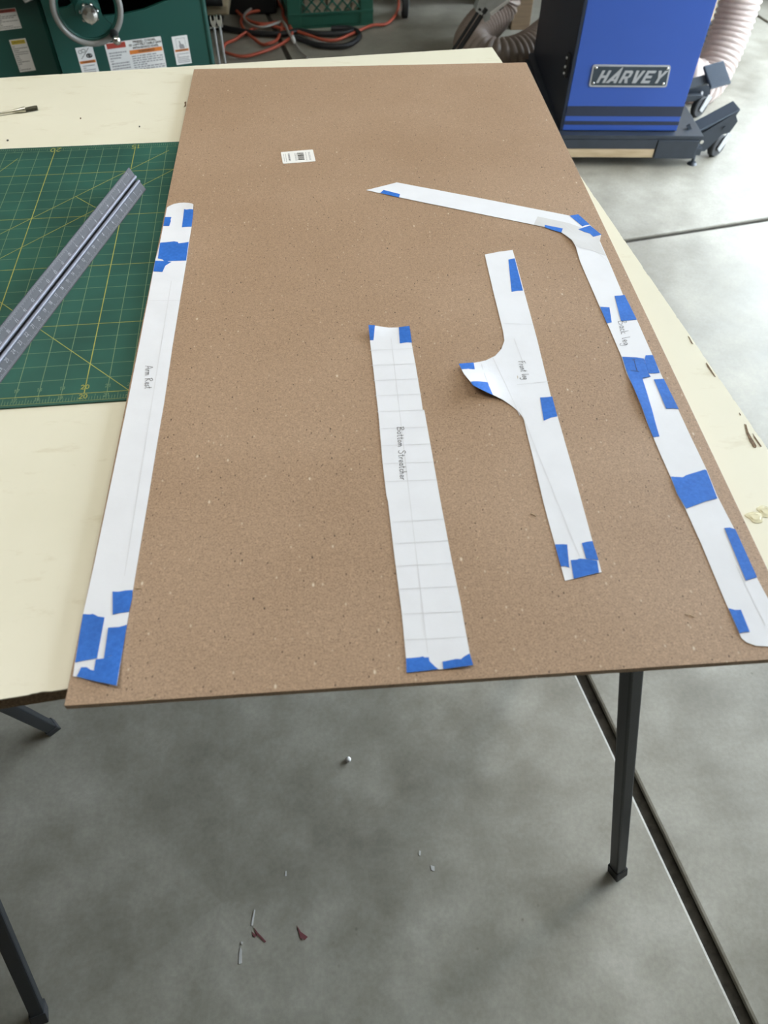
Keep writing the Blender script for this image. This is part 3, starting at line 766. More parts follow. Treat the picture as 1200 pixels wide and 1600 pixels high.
# -- back leg
outD = [(572.3, 297.7), (620, 285.7), (740, 308.3), (890, 337.7), (903, 336.7), (921.7, 352.3), (939, 367.7), (937, 377), (952, 410.7), (973.3, 461.3), (994.7, 500), (1020, 557.3), (1032, 584), (1059, 640), (1080, 685), (1104.4, 736), (1119.7, 774), (1148, 829), (1181, 901), (1200, 937), (1225, 985), (1229, 996), (1224, 1003), (1212, 1008), (1200, 1010.7), (1181, 1009.6), (1165.6, 1004), (1158, 997.5), (1149.2, 977.8), (1137.2, 950.5), (1121.9, 914.4), (1095.6, 851), (1070.5, 795.6), (1057.3, 772), (1047, 745), (1030, 706.6), (1008, 655), (988, 605.3), (978.7, 584), (970.7, 557.3), (949, 506.7), (937.3, 481.3), (925.3, 453.3), (906.7, 410.7), (899.5, 388), (891.5, 375.5), (878.3, 365), (860, 357.3), (833, 351.7), (726.7, 330), (660, 316.7), (593, 302.3)]
tapD = [conv(*C3, [(118, 83), (195, 103), (190, 118), (103, 97)]), conv(*C3, [(873, 247), (958, 264), (950, 284), (900, 268), (873, 258)]),
        conv(*C3, [(990, 204), (1030, 198), (1083, 245), (1060, 250), (1050, 254)]), conv(*C3, [(1030, 268), (1060, 258), (1085, 250), (1138, 293), (1100, 303), (1085, 288), (1060, 281)]),
        conv((880, 240), 3.75, [(215, 902), (270, 905), (283, 992), (255, 998)]), conv((880, 240), 3.75, [(300, 838), (335, 836), (358, 832), (430, 977), (338, 985)]),
        conv(*C8, [(230, 527), (330, 532), (380, 540), (400, 600), (410, 640), (428, 665), (370, 680), (488, 1080), (445, 1085), (300, 735), (258, 620)]),
        conv(*C8, [(392, 518), (442, 516), (492, 638), (460, 642), (412, 642), (385, 548)]), conv(*C8, [(450, 685), (518, 680), (622, 890), (580, 886), (535, 888)]),
        conv(*C9, [(80, 210), (165, 215), (190, 200), (320, 160), (335, 165), (412, 365), (330, 385), (270, 408), (190, 437), (125, 330)]),
        conv(*C9, [(462, 577), (500, 574), (540, 587), (695, 928), (615, 951)]), conv(*C9, [(492, 1150), (540, 1162), (580, 1160), (643, 1318), (600, 1320), (570, 1328)])]
patD = [conv(*C3, [(840, 207), (985, 238), (1040, 258), (1085, 285), (1134, 298), (1130, 330), (1160, 392), (1090, 366), (1022, 352), (1000, 325), (953, 285), (900, 262), (822, 244)])]
template('paper_template', 'long bent white paper template marked Back leg along the sheet\'s right edge', outD, tapD,
         ground(13, 0.00035, [(990, 612, 0.0022, 0.015), (1000, 640, 0.0022, 0.015), (893, 378, 0.002, 0.02)]),
         texts=[('Back leg', (965.5, 503), (974.5, 541), (12, -2.4), (), 0.0), ('', (0, 0), (1, 0), (0, 1), ([(990, 563.5), (995, 581.5)], [(987, 564), (992, 563)], [(985, 580.5), (998, 582)], [(1004, 592), (1015, 590)]), 0.0004)],
         lines=[((880, 350), (950, 410)), ((899, 387), (945, 397)), ((1150, 885), (1195, 978))], patches=patD)

# ================================================================== ACID BRUSH on the table
br = thing('acid_brush', at(20, 175, ZT), 'small tin-handled brush with dark bristles at the table\'s far left', 'brush')
a = at(-60, 186, ZT + 0.004); b = at(36, 171.5, ZT + 0.004); c = at(57, 168, ZT + 0.0035)
dirb = (b - a).normalized()
MB().tube([a, a.lerp(b, 0.5), b], 0.0017, 10).build('handle', M['tin'], br)
MB().tube([b - dirb*0.018, b, b + dirb*0.004], lambda i: (0.0020, 0.0042, 0.0046)[i], 14).build('ferrule', M['tin'], br)
bs = MB(); sidev = Vector((-dirb.y, dirb.x, 0))
for k in range(46):
    o1 = random.uniform(-1, 1); o2 = random.uniform(-1, 1)
    bs.tube([b + sidev*o1*0.0035 + Vector((0, 0, o2*0.002)), c + sidev*o1*0.0058 + Vector((0, 0, o2*0.0022)) + dirb*random.uniform(-0.002, 0.002)], 0.0006, 4, smooth=False)
o = bs.build('bristles', M['bristle'], br); o['kind'] = 'stuff'

# white crumb on the floor
bmx = bmesh.new(); bmesh.ops.create_icosphere(bmx, subdivisions=2, radius=1); c = at(544, 1188, 0)
for q in bmx.verts: q.co = Vector((c.x, c.y, 0.0048)) + Vector((q.co.x*0.0055, q.co.y*0.005, q.co.z*0.0048)) * (1 + 0.12*noise.noise(q.co*2))
tag(MB().bm(bmx, True).build('plaster_crumb', M['white']), 'small round white crumb lying on the floor under the sheet', 'crumb')

# ================================================================== TABLE SAW (upper left)
SA = math.radians(17); SX = Vector((math.cos(SA), math.sin(SA), 0)); SNRM = Vector((math.sin(SA), -math.cos(SA), 0))
SP0 = Vector((-0.455, 2.312, 0.0)); up = Vector((0, 0, 1))
SAW = frame(SP0, SA)                                      # local x right along the face, y back, z up; face at y = 0
saw = thing('table_saw', SAW @ Vector((0.1, 0.2, 0)), 'dark green cabinet table saw with handwheel and warning labels', 'table saw')
def saw_loc(u, v, depth=0.0):
    p = at_plane(u, v, SP0 - SNRM * depth, SNRM); q = SAW.inverted() @ p
    return q.x, q.z
# cabinet front with its curved slot
XL, XR, ZTOP = -0.115, 0.352, 0.80
slot = []
sx0, sz0 = 0.105, 0.495
arc = [(-0.09, 0.545), (-0.05, 0.515), (0.02, 0.497), (0.105, 0.4945), (0.17, 0.500), (0.245, 0.517), (0.29, 0.545), (0.30, 0.60), (0.27, 0.66), (0.105, 0.70), (-0.06, 0.66), (-0.10, 0.60)]
bm = bmesh.new()
outer = [bm.verts.new((x, 0, z)) for x, z in ((XL, 0.02), (XR, 0.02), (XR, ZTOP), (XL, ZTOP))]
inner = [bm.verts.new((x, 0, z)) for x, z in arc]
eds = [bm.edges.new((l[i], l[(i+1) % len(l)])) for l in (outer, inner) for i in range(len(l))]
bmesh.ops.triangle_fill(bm, use_beauty=True, edges=eds)
bmesh.ops.delete(bm, geom=[fc for fc in bm.faces if all(v in inner for v in fc.verts)], context='FACES')
r = bmesh.ops.extrude_face_region(bm, geom=list(bm.faces))
for v in [e for e in r['geom'] if isinstance(e, bmesh.types.BMVert)]: v.co.y += 0.012
bmesh.ops.recalc_face_normals(bm, faces=list(bm.faces))
MB(SAW).bm(bm).build('front_panel', M['green'], saw)
cab = MB(SAW)
cab.box((XL, 0.012, 0.02), (XL + 0.008, 0.50, ZTOP)); cab.box((XR - 0.012, 0.006, 0.02), (XR + 0.004, 0.50, ZTOP), 0.004); cab.box((XL, 0.492, 0.02), (XR, 0.50, ZTOP)); cab.box((XL, 0.012, 0.02), (XR, 0.5, 0.03))
cab.build('cabinet_shell', M['green'], saw)
MB(SAW).tube([(XR - 0.004, 0.004, 0.02), (XR - 0.004, 0.004, ZTOP)], 0.009, 16).build('corner_post', M['green'], saw)
MB(SAW).box((XL + 0.01, 0.35, 0.04), (XR - 0.01, 0.36, ZTOP - 0.01)).build('inner_baffle', M['black'], saw)
MB(SAW).box((-0.55, 0.12, 0.02), (XL - 0.001, 0.50, ZTOP), 0.012).build('side_housing', M['green'], saw)
MB(SAW).box((-0.75, -0.10, ZTOP + 0.001), (0.45, 0.60, ZTOP + 0.04), 0.006).build('saw_top', M['cast'], saw)
MB(SAW).box((-0.56, -0.005, 0.0), (XR + 0.01, 0.51, 0.019), 0.003).build('plinth', M['black'], saw)
# handwheel
wc = SAW.inverted() @ (CAM + ray(136, 12) * 2.10)
hw = MB(SAW).torus(wc, (0, 1, 0), 0.091, 0.0082).build('handwheel', M['grey_rim'], saw, 'grey handwheel rim')
MB(SAW).torus(wc + Vector((0, 0.004, 0)), (0, 1, 0), 0.0815, 0.0055).build('inner_rim', M['green'], hw)
for k in range(3):
    a = math.radians(-52 + 120*k); d = Vector((math.cos(a), 0, math.sin(a))); s = Vector((-d.z, 0, d.x))
    MB(SAW).prism([wc + d*0.02 + s*0.022, wc + d*0.05 + s*0.012, wc + d*0.088 + s*0.016, wc + d*0.088 - s*0.016, wc + d*0.05 - s*0.012, wc + d*0.02 - s*0.022], (0, 0.004, 0), (0, 0.016, 0)).build('spoke', M['green'], hw)
MB(SAW).cyl(wc + Vector((0, -0.030, 0)), wc + Vector((0, 0.125, 0)), 0.034, 28, 0.040).build('hub', M['green'], hw)
kb = MB(SAW)
path = [wc + Vector((0, y, 0)) for y in (-0.030, -0.038, -0.056, -0.066, -0.070)]
kb.tube(path, lambda i: (0.017, 0.024, 0.0245, 0.020, 0.010)[i], 24)
for k in range(7):
    a = 2*math.pi*k/7 + 0.2; q = wc + Vector((0.022*math.cos(a), -0.047, 0.022*math.sin(a)))
    kb.ball(q, 0.0065, 12, 8, (1, 1.6, 1))
kb.build('lock_knob', M['chrome'], hw)
a = math.radians(-52); hq = wc + Vector((0.090*math.cos(a), 0, 0.090*math.sin(a)))
MB(SAW).tube([hq + Vector((0, y, 0)) for y in (0.0, -0.012, -0.03, -0.045)], lambda i: (0.012, 0.0125, 0.009, 0.008)[i], 18).build('handle_stem', M['rubber'], hw)
MB(SAW).ball(hq + Vector((0.0, -0.056, 0)), 0.0125, 20, 14).build('handle_ball', M['chrome'], hw)

def text_mesh(txt, size, loc_m, mat, name, parent, extrude=0.0002, bold=0.0, shear=0.0):
    cu = bpy.data.curves.new('text_tmp', 'FONT'); cu.body = txt; cu.size = size; cu.align_x = 'CENTER'; cu.align_y = 'CENTER'
    cu.extrude = extrude; cu.offset = bold; cu.shear = shear; cu.resolution_u = 2
    ob = bpy.data.objects.new('text_tmp', cu); scene.collection.objects.link(ob)
    dg = bpy.context.evaluated_depsgraph_get(); me = bpy.data.meshes.new_from_object(ob.evaluated_get(dg))
    m = MB(loc_m); m.add([v.co.copy() for v in me.vertices], [list(p.vertices) for p in me.polygons])
    bpy.data.objects.remove(ob); bpy.data.curves.remove(cu); bpy.data.meshes.remove(me)
    return m.build(name, mat, parent)

def decal(corners, depth, lab, bands, lines, texts=(), rad=0.0):
    """a label on the saw: corners in photo pixels (tl, tr, br, bl); the inside is laid out in unit coordinates"""
    q = [saw_loc(u, v, depth) for u, v in corners]
    x0 = (q[0][0] + q[3][0]) / 2; x1 = (q[1][0] + q[2][0]) / 2; z1 = (q[0][1] + q[1][1]) / 2; z0 = (q[2][1] + q[3][1]) / 2
    Yd = depth
    X = lambda a: x0 + (x1 - x0) * a
    Zc = lambda b_: z1 - (z1 - z0) * b_
    base = MB(SAW).box((x0, Yd - 0.0006, z0), (x1, Yd - 0.0001, z1), 0.0).build('warning_label', M['white'], saw, lab)
    for (a0, b0, a1, b1, mt) in bands:
        MB(SAW).box((X(a0), Yd - 0.0010, Zc(b1)), (X(a1), Yd - 0.0006, Zc(b0))).build('colour_band', M[mt], base)
    if lines:
        mb = MB(SAW)
        for (a0, b0, a1, b1, n_) in lines:
            for i in range(n_):
                bb = b0 + (b1 - b0) * (i + 0.15) / n_; hh = (b1 - b0) / n_ * 0.5; a_ = a0
                while a_ < a1 - 0.01:
                    wd = random.uniform(0.05, 0.16) * (a1 - a0); e_ = min(a1, a_ + wd)
                    mb.add([(X(a_), Yd - 0.0009, Zc(bb)), (X(e_), Yd - 0.0009, Zc(bb)), (X(e_), Yd - 0.0009, Zc(bb + hh)), (X(a_), Yd - 0.0009, Zc(bb + hh))], [(0, 3, 2, 1)])
                    a_ = e_ + 0.025 * (a1 - a0)
                    if random.random() < 0.10: break
        mb.build('fine_print', M['grey_ink'], base)
    for (txt, a, b_, size, mt) in texts:
        Mx = SAW @ Matrix.Translation((X(a), Yd - 0.0013, Zc(b_))) @ Matrix.Rotation(math.radians(90), 4, 'X')
        text_mesh(txt, size, Mx, M[mt], 'lettering', base)
    return base, X, Zc, Yd
b_, X, Zc, Yd = decal(((163, 65), (252, 59), (261, 110), (174, 117)), 0.0, 'model and warning label', [(0.03, 0.02, 0.36, 0.18, 'red'), (0.40, 0.30, 0.985, 0.42, 'orange')],
    [(0.04, 0.28, 0.36, 1.0, 9), (0.42, 0.46, 0.97, 1.0, 8)], [('MODEL G1023RL', 0.70, 0.065, 0.0095, 'ink'), ('10" LEFT-TILT TABLE SAW', 0.70, 0.155, 0.0088, 'ink'), ('WITH RIVING KNIFE', 0.70, 0.245, 0.0088, 'ink'), ('WARNING!', 0.70, 0.36, 0.010, 'ink')])
b_, X, Zc, Yd = decal(((118, 74), (145, 72.5), (155, 114), (128, 116)), 0.0, 'pictogram warning label', [(0.04, 0.50, 0.96, 0.60, 'orange')], [(0.15, 0.66, 0.85, 0.98, 4)], [('WARNING!', 0.52, 0.55, 0.007, 'ink')])
gl = MB(SAW)                                             # pictogram: goggles, a slanting rule, an eye
ccx = lambda a, b0, r_, w_: [((X(a) + r_*math.cos(t)), (Zc(b0) + w_*math.sin(t))) for t in [2*math.pi*i/16 for i in range(17)]]
def line_xz(mb, pts, wd, y):
    for (xa, za), (xb, zb) in zip(pts[:-1], pts[1:]):
        d = Vector((xb - xa, 0, zb - za))
        if d.length < 1e-7: continue
        d.normalize(); s = Vector((-d.z, 0, d.x)) * wd/2
        a0 = Vector((xa, y, za)); b0 = Vector((xb, y, zb))
        mb.add([a0 - s, b0 - s, b0 + s, a0 + s], [(0, 1, 2, 3)])
for a, b0 in ((0.22, 0.16), (0.42, 0.13)): line_xz(gl, ccx(a, b0, 0.0055, 0.0045), 0.0012, Yd - 0.0012)
line_xz(gl, [(X(0.20), Zc(0.42)), (X(0.75), Zc(0.05))], 0.0012, Yd - 0.0012)
for r_ in (0.002, 0.005): line_xz(gl, ccx(0.68, 0.33, r_ * 1.6, r_), 0.0028, Yd - 0.0012)
gl.build('pictogram', M['ink'], b_)
b_, X, Zc, Yd = decal(((268, 57.5), (292, 54.5), (300, 99), (276, 101)), 0.0, 'small pictogram label with a pointing hand', [(0.06, 0.46, 0.94, 0.54, 'orange')], [(0.12, 0.60, 0.92, 0.96, 6)], [('WARNING!', 0.5, 0.50, 0.007, 'ink')])
gl = MB(SAW)
line_xz(gl, [(X(a), Zc(c_)) for a, c_ in ((0.22, 0.42), (0.22, 0.08), (0.80, 0.08), (0.80, 0.42))], 0.001, Yd - 0.0012)
gl.prism([(X(a), Yd - 0.0012, Zc(c_)) for a, c_ in ((0.40, 0.17), (0.47, 0.17), (0.52, 0.28), (0.68, 0.30), (0.72, 0.44), (0.42, 0.44), (0.36, 0.34), (0.42, 0.30))], (0, 0, 0), (0, 0.0003, 0))
gl.build('pictogram', M['grey_ink'], b_)
decal(((14, 62), (40, 60), (56, 110), (31, 112.5)), 0.12, 'caution label', [(0.08, 0.03, 0.92, 0.15, 'yellow')], [(0.06, 0.19, 0.94, 0.97, 13)], [('CAUTION', 0.5, 0.09, 0.0085, 'ink')])
decal(((-12, 16), (24, 12), (34, 44), (-2, 48)), 0.12, 'red-headed warning label', [(0.02, 0.02, 0.98, 0.18, 'red')], [(0.04, 0.24, 0.96, 0.97, 9)], [('WARNING', 0.5, 0.10, 0.009, 'ink')])
MB(SAW).tube([SAW.inverted() @ p for p in (at_plane(30, -12, SP0 - SNRM*0.07, SNRM), at_plane(40, 3, SP0 - SNRM*0.07, SNRM), at_plane(50, -2, SP0 - SNRM*0.07, SNRM), at_plane(52, -14, SP0 - SNRM*0.07, SNRM))], 0.004, 10).build('wire_hook', M['cast'], saw)

# two wrenches hanging on the saw's right side
for k, (dx, lab) in enumerate(((0.036, 'shiny steel wrench hanging on the saw\'s side, nearer the green cabinet'), (0.056, 'shiny steel wrench hanging on the saw\'s side, farther from the green cabinet'))):
    q0 = SAW @ Vector((XR + dx, 0.10, 0.415)); q1 = SAW @ Vector((XR + dx, 0.10, 0.18))
    t = thing('wrench', SAW @ Vector((XR + dx, 0.10, 0.17)), lab, 'wrench', 'wrenches on the saw')
    wf = frame(q1, SA)
    MB(wf).box((-0.0035, -0.0025, 0.015), (0.0035, 0.0025, 0.225), 0.0015).build('shaft', M['steel'], t)
    jaw = [(-0.004, 0.218), (-0.009, 0.230), (-0.009, 0.246), (-0.005, 0.252), (-0.004, 0.236), (0.004, 0.236), (0.005, 0.252), (0.009, 0.246), (0.009, 0.230), (0.004, 0.218)]
    MB(wf).prism([(x, 0, z) for x, z in jaw], (0, -0.003, 0), (0, 0.003, 0)).build('open_jaw', M['chrome'], t)
    MB(wf).torus((0, 0, 0.008), (0, 1, 0), 0.0068, 0.0025, 24, 8).build('ring_end', M['steel'], t)
hk = MB(SAW).tube([(XR + 0.004, 0.108, 0.394), (XR + 0.066, 0.108, 0.394), (XR + 0.068, 0.108, 0.406)], 0.003, 8).build('hook', M['chrome'], saw)

# ================================================================== DUST COLLECTOR
DA = math.radians(-3.7)
DO = Vector((1.056, 2.350, 0)); DF = frame(DO, DA)
DNRM = Vector((math.sin(DA), -math.cos(DA), 0))
dc = thing('dust_collector', DF @ Vector((0.205, 0.35, 0.115)), 'blue and black dust collector cabinet with HARVEY nameplate on a mobile base', 'dust collector')
def dcl(u, v, off=0.0):
    q = DF.inverted() @ at_plane(u, v, DO + DNRM * off, DNRM); return q.x, q.z
DW, DD, DH = 0.412, 0.68, 1.12
MB(DF).box((0, 0.006, 0.116), (DW, DD, DH), 0.005).build('cabinet_body', M['navy'], dc)
MB(DF).box((0.010, -0.002, 0.117), (DW + 0.001, 0.0055, DH - 0.01), 0.002).build('front_door', M['blue'], dc)
MB(DF).box((0.0, -0.001, 0.117), (0.0095, 0.0055, DH - 0.01), 0.001).build('door_edge', M['navy'], dc)
for v0, v1 in ((165.6, 181), (189, 194.5)):
    z1 = dcl(965, v0)[1]; z0 = dcl(965, v1)[1]
    MB(DF).box((0.0105, -0.0032, z0), (DW + 0.0008, -0.0021, z1)).build('stripe', M['stripe'], dc)
def pl(u, v): return dcl(850 + u/3.43, v/3.43)            # crop coordinates on the door
cor = [pl(262, 343), pl(680, 347), pl(655, 465), pl(238, 462)]
def inset(cs, k):
    cx = sum(c_[0] for c_ in cs)/4; cz = sum(c_[1] for c_ in cs)/4
    hx = (max(c_[0] for c_ in cs) - min(c_[0] for c_ in cs))/2; hz = (max(c_[1] for c_ in cs) - min(c_[1] for c_ in cs))/2
    return [(cx + (x - cx)*(1 - k/hx), cz + (z - cz)*(1 - k/hz)) for x, z in cs]
def rounded(cs, r):
    out_ = []
    for i in range(4):
        p0, p1, p2 = Vector(cs[i-1]), Vector(cs[i]), Vector(cs[(i+1) % 4])
        a_ = p1 + (p0 - p1).normalized()*r; b0 = p1 + (p2 - p1).normalized()*r
        for k in range(6):
            t = k/5; out_.append(a_.lerp(p1, t).lerp(p1.lerp(b0, t), t))
    return [(p.x, 0, p.y) for p in out_]
np_ = MB(DF).prism(rounded(cor, 0.009), (0, -0.0052, 0), (0, -0.0021, 0)).build('nameplate', M['letter'], dc, 'silver-rimmed HARVEY nameplate')
MB(DF).prism(rounded(inset(cor, 0.0052), 0.007), (0, -0.0058, 0), (0, -0.0053, 0)).build('plate_face', M['plate'], np_)
LET = {'H': [(0, 0), (0.22, 0), (0.22, 0.40), (0.5, 0.40), (0.5, 0), (0.72, 0), (0.72, 1), (0.5, 1), (0.5, 0.60), (0.22, 0.60), (0.22, 1), (0, 1)],
       'A': [(-0.14, 0), (0.14, 0), (0.24, 0.16), (0.50, 0.16), (0.50, 0), (0.74, 0), (0.60, 1.26), (0.52, 1.24)],
       'A_hole': [(0.33, 0.32), (0.48, 0.32), (0.46, 0.58)],
       'R': [(0, 0), (0.22, 0), (0.22, 0.34), (0.34, 0.34), (0.50, 0), (0.74, 0), (0.56, 0.38), (0.72, 0.52), (0.72, 0.88), (0.60, 1), (0, 1)],
       'R_hole': [(0.22, 0.54), (0.50, 0.54), (0.50, 0.80), (0.22, 0.80)],
       'V': [(0.20, 0), (0.52, 0), (0.74, 1), (0.50, 1), (0.36, 0.30), (0.24, 1), (0, 1)],
       'E': [(0, 0), (0.70, 0), (0.70, 0.20), (0.22, 0.20), (0.22, 0.40), (0.62, 0.40), (0.62, 0.60), (0.22, 0.60), (0.22, 0.80), (0.72, 0.80), (0.72, 1), (0, 1)],
       'Y': [(0.26, 0), (0.48, 0), (0.48, 0.40), (0.78, 1), (0.52, 1), (0.38, 0.62), (0.24, 1), (-0.02, 1), (0.26, 0.40)]}
o0 = pl(276, 440); o1 = pl(628, 440); ht = pl(276, 373)[1] - o0[1]; adv = (o1[0] - o0[0]) / 6.02
for k, ch in enumerate('HARVEY'):
    for nm, mt, y0, y1 in ((ch, M['letter'], -0.0068, -0.0059), (ch + '_hole', M['plate'], -0.0073, -0.0069)):
        if nm not in LET: continue
        poly = [(o0[0] + adv*k*1.02 + adv*1.12*x + 0.36*ht*z, 0, o0[1] + ht*z) for x, z in LET[nm]]
        if not nm.endswith('hole'):
            lt = MB(DF).prism(poly, (0, y0, 0), (0, y1, 0)).build('letter', mt, np_)
        else:
            MB(DF).prism(poly, (0, y0, 0), (0, y1, 0)).build('letter_counter', mt, np_)
for x, z in ((278, 360), (660, 363), (637, 446), (262, 442)):
    x_, z_ = pl(x, z); MB(DF).ball((x_, -0.0062, z_), 0.0042, 14, 8, (1, 0.5, 1)).build('rivet', M['chrome'], np_)
# latch on the dark side near the door
zl = [0.30, 0.335]
hg = MB(DF).box((-0.010, 0.030, 0.275), (-0.0005, 0.055, 0.345), 0.002).build('latch', M['rubber'], dc)
for z in (0.285, 0.305, 0.332): MB(DF).ball((-0.011, 0.042, z), 0.0048, 12, 8).build('latch_screw', M['steel'], hg)
MB(DF).cyl((DW - 0.001, 0.50, 0.20), (DW + 0.05, 0.50, 0.20), 0.072, 28).build('inlet_collar', M['navy'], dc)

# mobile base
mb_ = thing('mobile_base', DF @ Vector((0.2, 0.3, 0)), 'slate steel mobile base with wooden rails, casters and foot pedals under the blue machine', 'mobile base')
MB(DF).box((-0.02, -0.034, 0.101), (DW + 0.09, DD + 0.03, 0.1145), 0.002).build('deck', M['base_steel'], mb_)
for y in (-0.036, DD + 0.02):
    MB(DF).box((-0.03, y, 0.069), (0.345, y + 0.03, 0.1005), 0.002).build('steel_rail', M['base_steel'], mb_)
    MB(DF).box((-0.02, y + 0.001, 0.038), (0.343, y + 0.030, 0.0685), 0.002).build('wood_rail', M['wood'], mb_)
    MB(DF).box((0.346, y - 0.003, 0.036), (0.492, y + 0.034, 0.1005), 0.003).build('corner_bracket', M['base_steel'], mb_)
    MB(DF).box((-0.10, y - 0.003, 0.036), (-0.031, y + 0.034, 0.1005), 0.003).build('corner_bracket', M['base_steel'], mb_)
for x in (-0.03, 0.455): MB(DF).box((x, -0.002, 0.040), (x + 0.03, DD + 0.018, 0.098), 0.002).build('side_rail', M['base_steel'], mb_)
def caster(c, axis, arm_to, r=0.038, wd=0.024):
    c = Vector(c); ax = Vector(axis).normalized()
    wh = MB().tube([c - ax*wd/2, c - ax*(wd/2 - 0.004), c + ax*(wd/2 - 0.004), c + ax*wd/2], lambda i: (r - 0.004, r, r, r - 0.004)[i], 32, smooth=True).build('caster_wheel', M['rubber'], mb_)
    MB().cyl(c - ax*(wd/2 + 0.004), c + ax*(wd/2 + 0.004), 0.010, 18).build('axle', M['chrome'], wh)
    f_ = MB(); t = Vector(arm_to)
    for s in (-1, 1):
        o_ = ax * s * (wd/2 + 0.005); d = (t - c).normalized(); pz = d.cross(ax).normalized()
        f_.prism([c + o_ - pz*0.012 - d*0.012, c + o_ + pz*0.012 - d*0.012, t + o_ + pz*0.017, t + o_ - pz*0.017], ax * -0.0015, ax * 0.0015)
    f_.build('caster_fork', M['steel'], mb_)
caster((1.662, 2.372, 0.038), (0.50, -0.86, 0.0), (1.690, 2.392, 0.078))
caster((1.706, 2.690, 0.038), (0.50, -0.86, 0.0), (1.728, 2.703, 0.078))
for x in (-0.11, ): 
    for y in (0.03, DD): caster(DF @ Vector((x, y, 0.038)), (0, 1, 0), DF @ Vector((x + 0.02, y, 0.078)))
# pedal housing beside the front caster
Yp = 2.352
def pp(u, v): q = at_y(1020 + u/6.667, 60 + v/6.667, Yp); return (q.x, Yp, q.z)
side = [pp(*q) for q in ((455, 1040), (480, 1005), (905, 745), (865, 800), (882, 860), (800, 975), (770, 985), (715, 1000), (600, 1115), (540, 1170), (475, 1175), (460, 1100))]
ph = MB().prism(side, (0, -0.003, 0), (0, 0.003, 0)).prism(side, (0, 0.052, 0), (0, 0.058, 0)).build('pedal_housing', M['base_steel'], mb_)
a, b = Vector(pp(440, 990)), Vector(pp(905, 745)); d = (b - a).normalized(); n_ = Vector((-d.z, 0, d.x))
MB().prism([a, b, b + n_*0.006, a + n_*0.006], (0, -0.004, 0), (0, 0.060, 0)).build('pedal_plate', M['pad'], mb_)
for q in ((503, 1070), (740, 925)):
    c = Vector(pp(*q)); MB().cyl(c + Vector((0, -0.008, 0)), c + Vector((0, 0.05, 0)), 0.0068 if q[0] < 600 else 0.005, 16).build('pivot_bolt', M['chrome'] if q[0] < 600 else M['base_steel'], ph)
# upright lever strap and levelling foot
a, b = Vector(pp(355, 885)), Vector(pp(455, 1150)); d = (b - a).normalized(); n_ = Vector((-d.z, 0, d.x)) * 0.006
MB().prism([a - n_, a + n_, b + n_, b - n_], (0, -0.016, 0), (0, -0.008, 0)).build('lever_strap', M['base_steel'], mb_)
c = at(1081, 256, 0); MB().cyl((c.x, c.y, 0.0), (c.x, c.y, 0.008), 0.018, 20, 0.012).cyl((c.x, c.y, 0.008), (c.x - 0.004, c.y, 0.07), 0.006, 12).build('levelling_foot', M['base_steel'], mb_)
MB().box((c.x - 0.02, c.y - 0.012, 0.036), (c.x + 0.014, c.y + 0.03, 0.062), 0.003).build('foot_socket', M['base_steel'], mb_)
# raised pedal of the rear caster
pc = Vector((1.722, 2.662, 0.166)); nn = Vector((-0.10, -0.52, 0.85)).normalized(); ex = Vector((0.975, 0.22, 0)).normalized(); ex = (ex - nn*ex.dot(nn)).normalized(); ey = nn.cross(ex)
PF = frame(pc, 0, ex, ey, nn)
pd = MB(PF).box((-0.039, -0.047, -0.012), (0.039, 0.047, 0.0), 0.003).build('foot_pedal', M['pad'], mb_)
for k in range(12): MB(PF).box((-0.036, -0.042 + k*0.0072, 0.0002), (0.036, -0.0385 + k*0.0072, 0.0025)).build('tread_rib', M['pad'], pd)
MB(PF).box((-0.24, -0.018, -0.022), (-0.02, 0.020, -0.013), 0.002).build('pedal_arm', M['base_steel'], mb_)
MB().box((1.53, 2.68, 0.06), (1.70, 2.70, 0.085), 0.003).build('axle_arm', M['base_steel'], mb_)
MB().prism([(1.60, 0, 0.06), (1.75, 0, 0.06), (1.74, 0, 0.10), (1.62, 0, 0.15)], (0, 2.715, 0), (0, 2.722, 0)).build('rear_bracket', M['base_steel'], mb_)

# ================================================================== DUST HOSES
def hose(name, label, pts, r, pitch, mat, depth=0.006):
    path = resample(smooth_path(pts, 14), pitch / 6)
    prof_ = [0, 0.35, 0.85, 1.0, 0.85, 0.35]
    o_ = MB().tube(path, lambda i: r - depth + depth * prof_[i % 6], 28, cap=False).build(name, mat)
    md = o_.modifiers.new('wall', 'SOLIDIFY'); md.thickness = 0.0015; md.offset = -1
    return tag(o_, label, 'hose')
hose('dust_hose', 'pale pink ribbed dust hose rising right of the blue machine', [(1.52, 2.96, 0.10), (1.62, 2.87, 0.083), (1.70, 2.835, 0.082), (1.78, 2.855, 0.055), (1.835, 2.91, 0.14), (1.87, 2.965, 0.28), (1.88, 2.99, 0.5), (1.87, 3.00, 0.8), (1.84, 3.00, 1.2)], 0.080, 0.021, M['hose'])
hose('dust_hose', 'brownish ribbed dust hose looping on the floor left of the blue machine', [at(872, 40, 0.10), at(850, 62, 0.09), at(818, 84, 0.085), at(782, 93, 0.083), at(752, 87, 0.083), at(737, 70, 0.085), at(748, 48, 0.10), at(778, 14, 0.14), (1.062, 3.475, 0.25), (1.075, 3.49, 0.45), (1.07, 3.50, 0.75), (1.05, 3.50, 1.10)], 0.080, 0.024, M['hose_b'], 0.010)

# wooden stand behind the right hose
ws = thing('wooden_stand', (1.80, 3.36, 0.0), 'yellow pine board stand with a black foot behind the pink hose', 'stand')
MB().box((1.78, 3.34, 0.115), (1.96, 3.40, 1.0), 0.003).build('board', M['wood_b'], ws)
MB().box((1.90, 3.33, 0.0), (1.97, 3.41, 0.114), 0.004).build('foot', M['rubber'], ws)
MB().cyl((1.86, 3.339, 0.26), (1.86, 3.31, 0.26), 0.04, 24).build('grey_knob', M['cast'], ws)
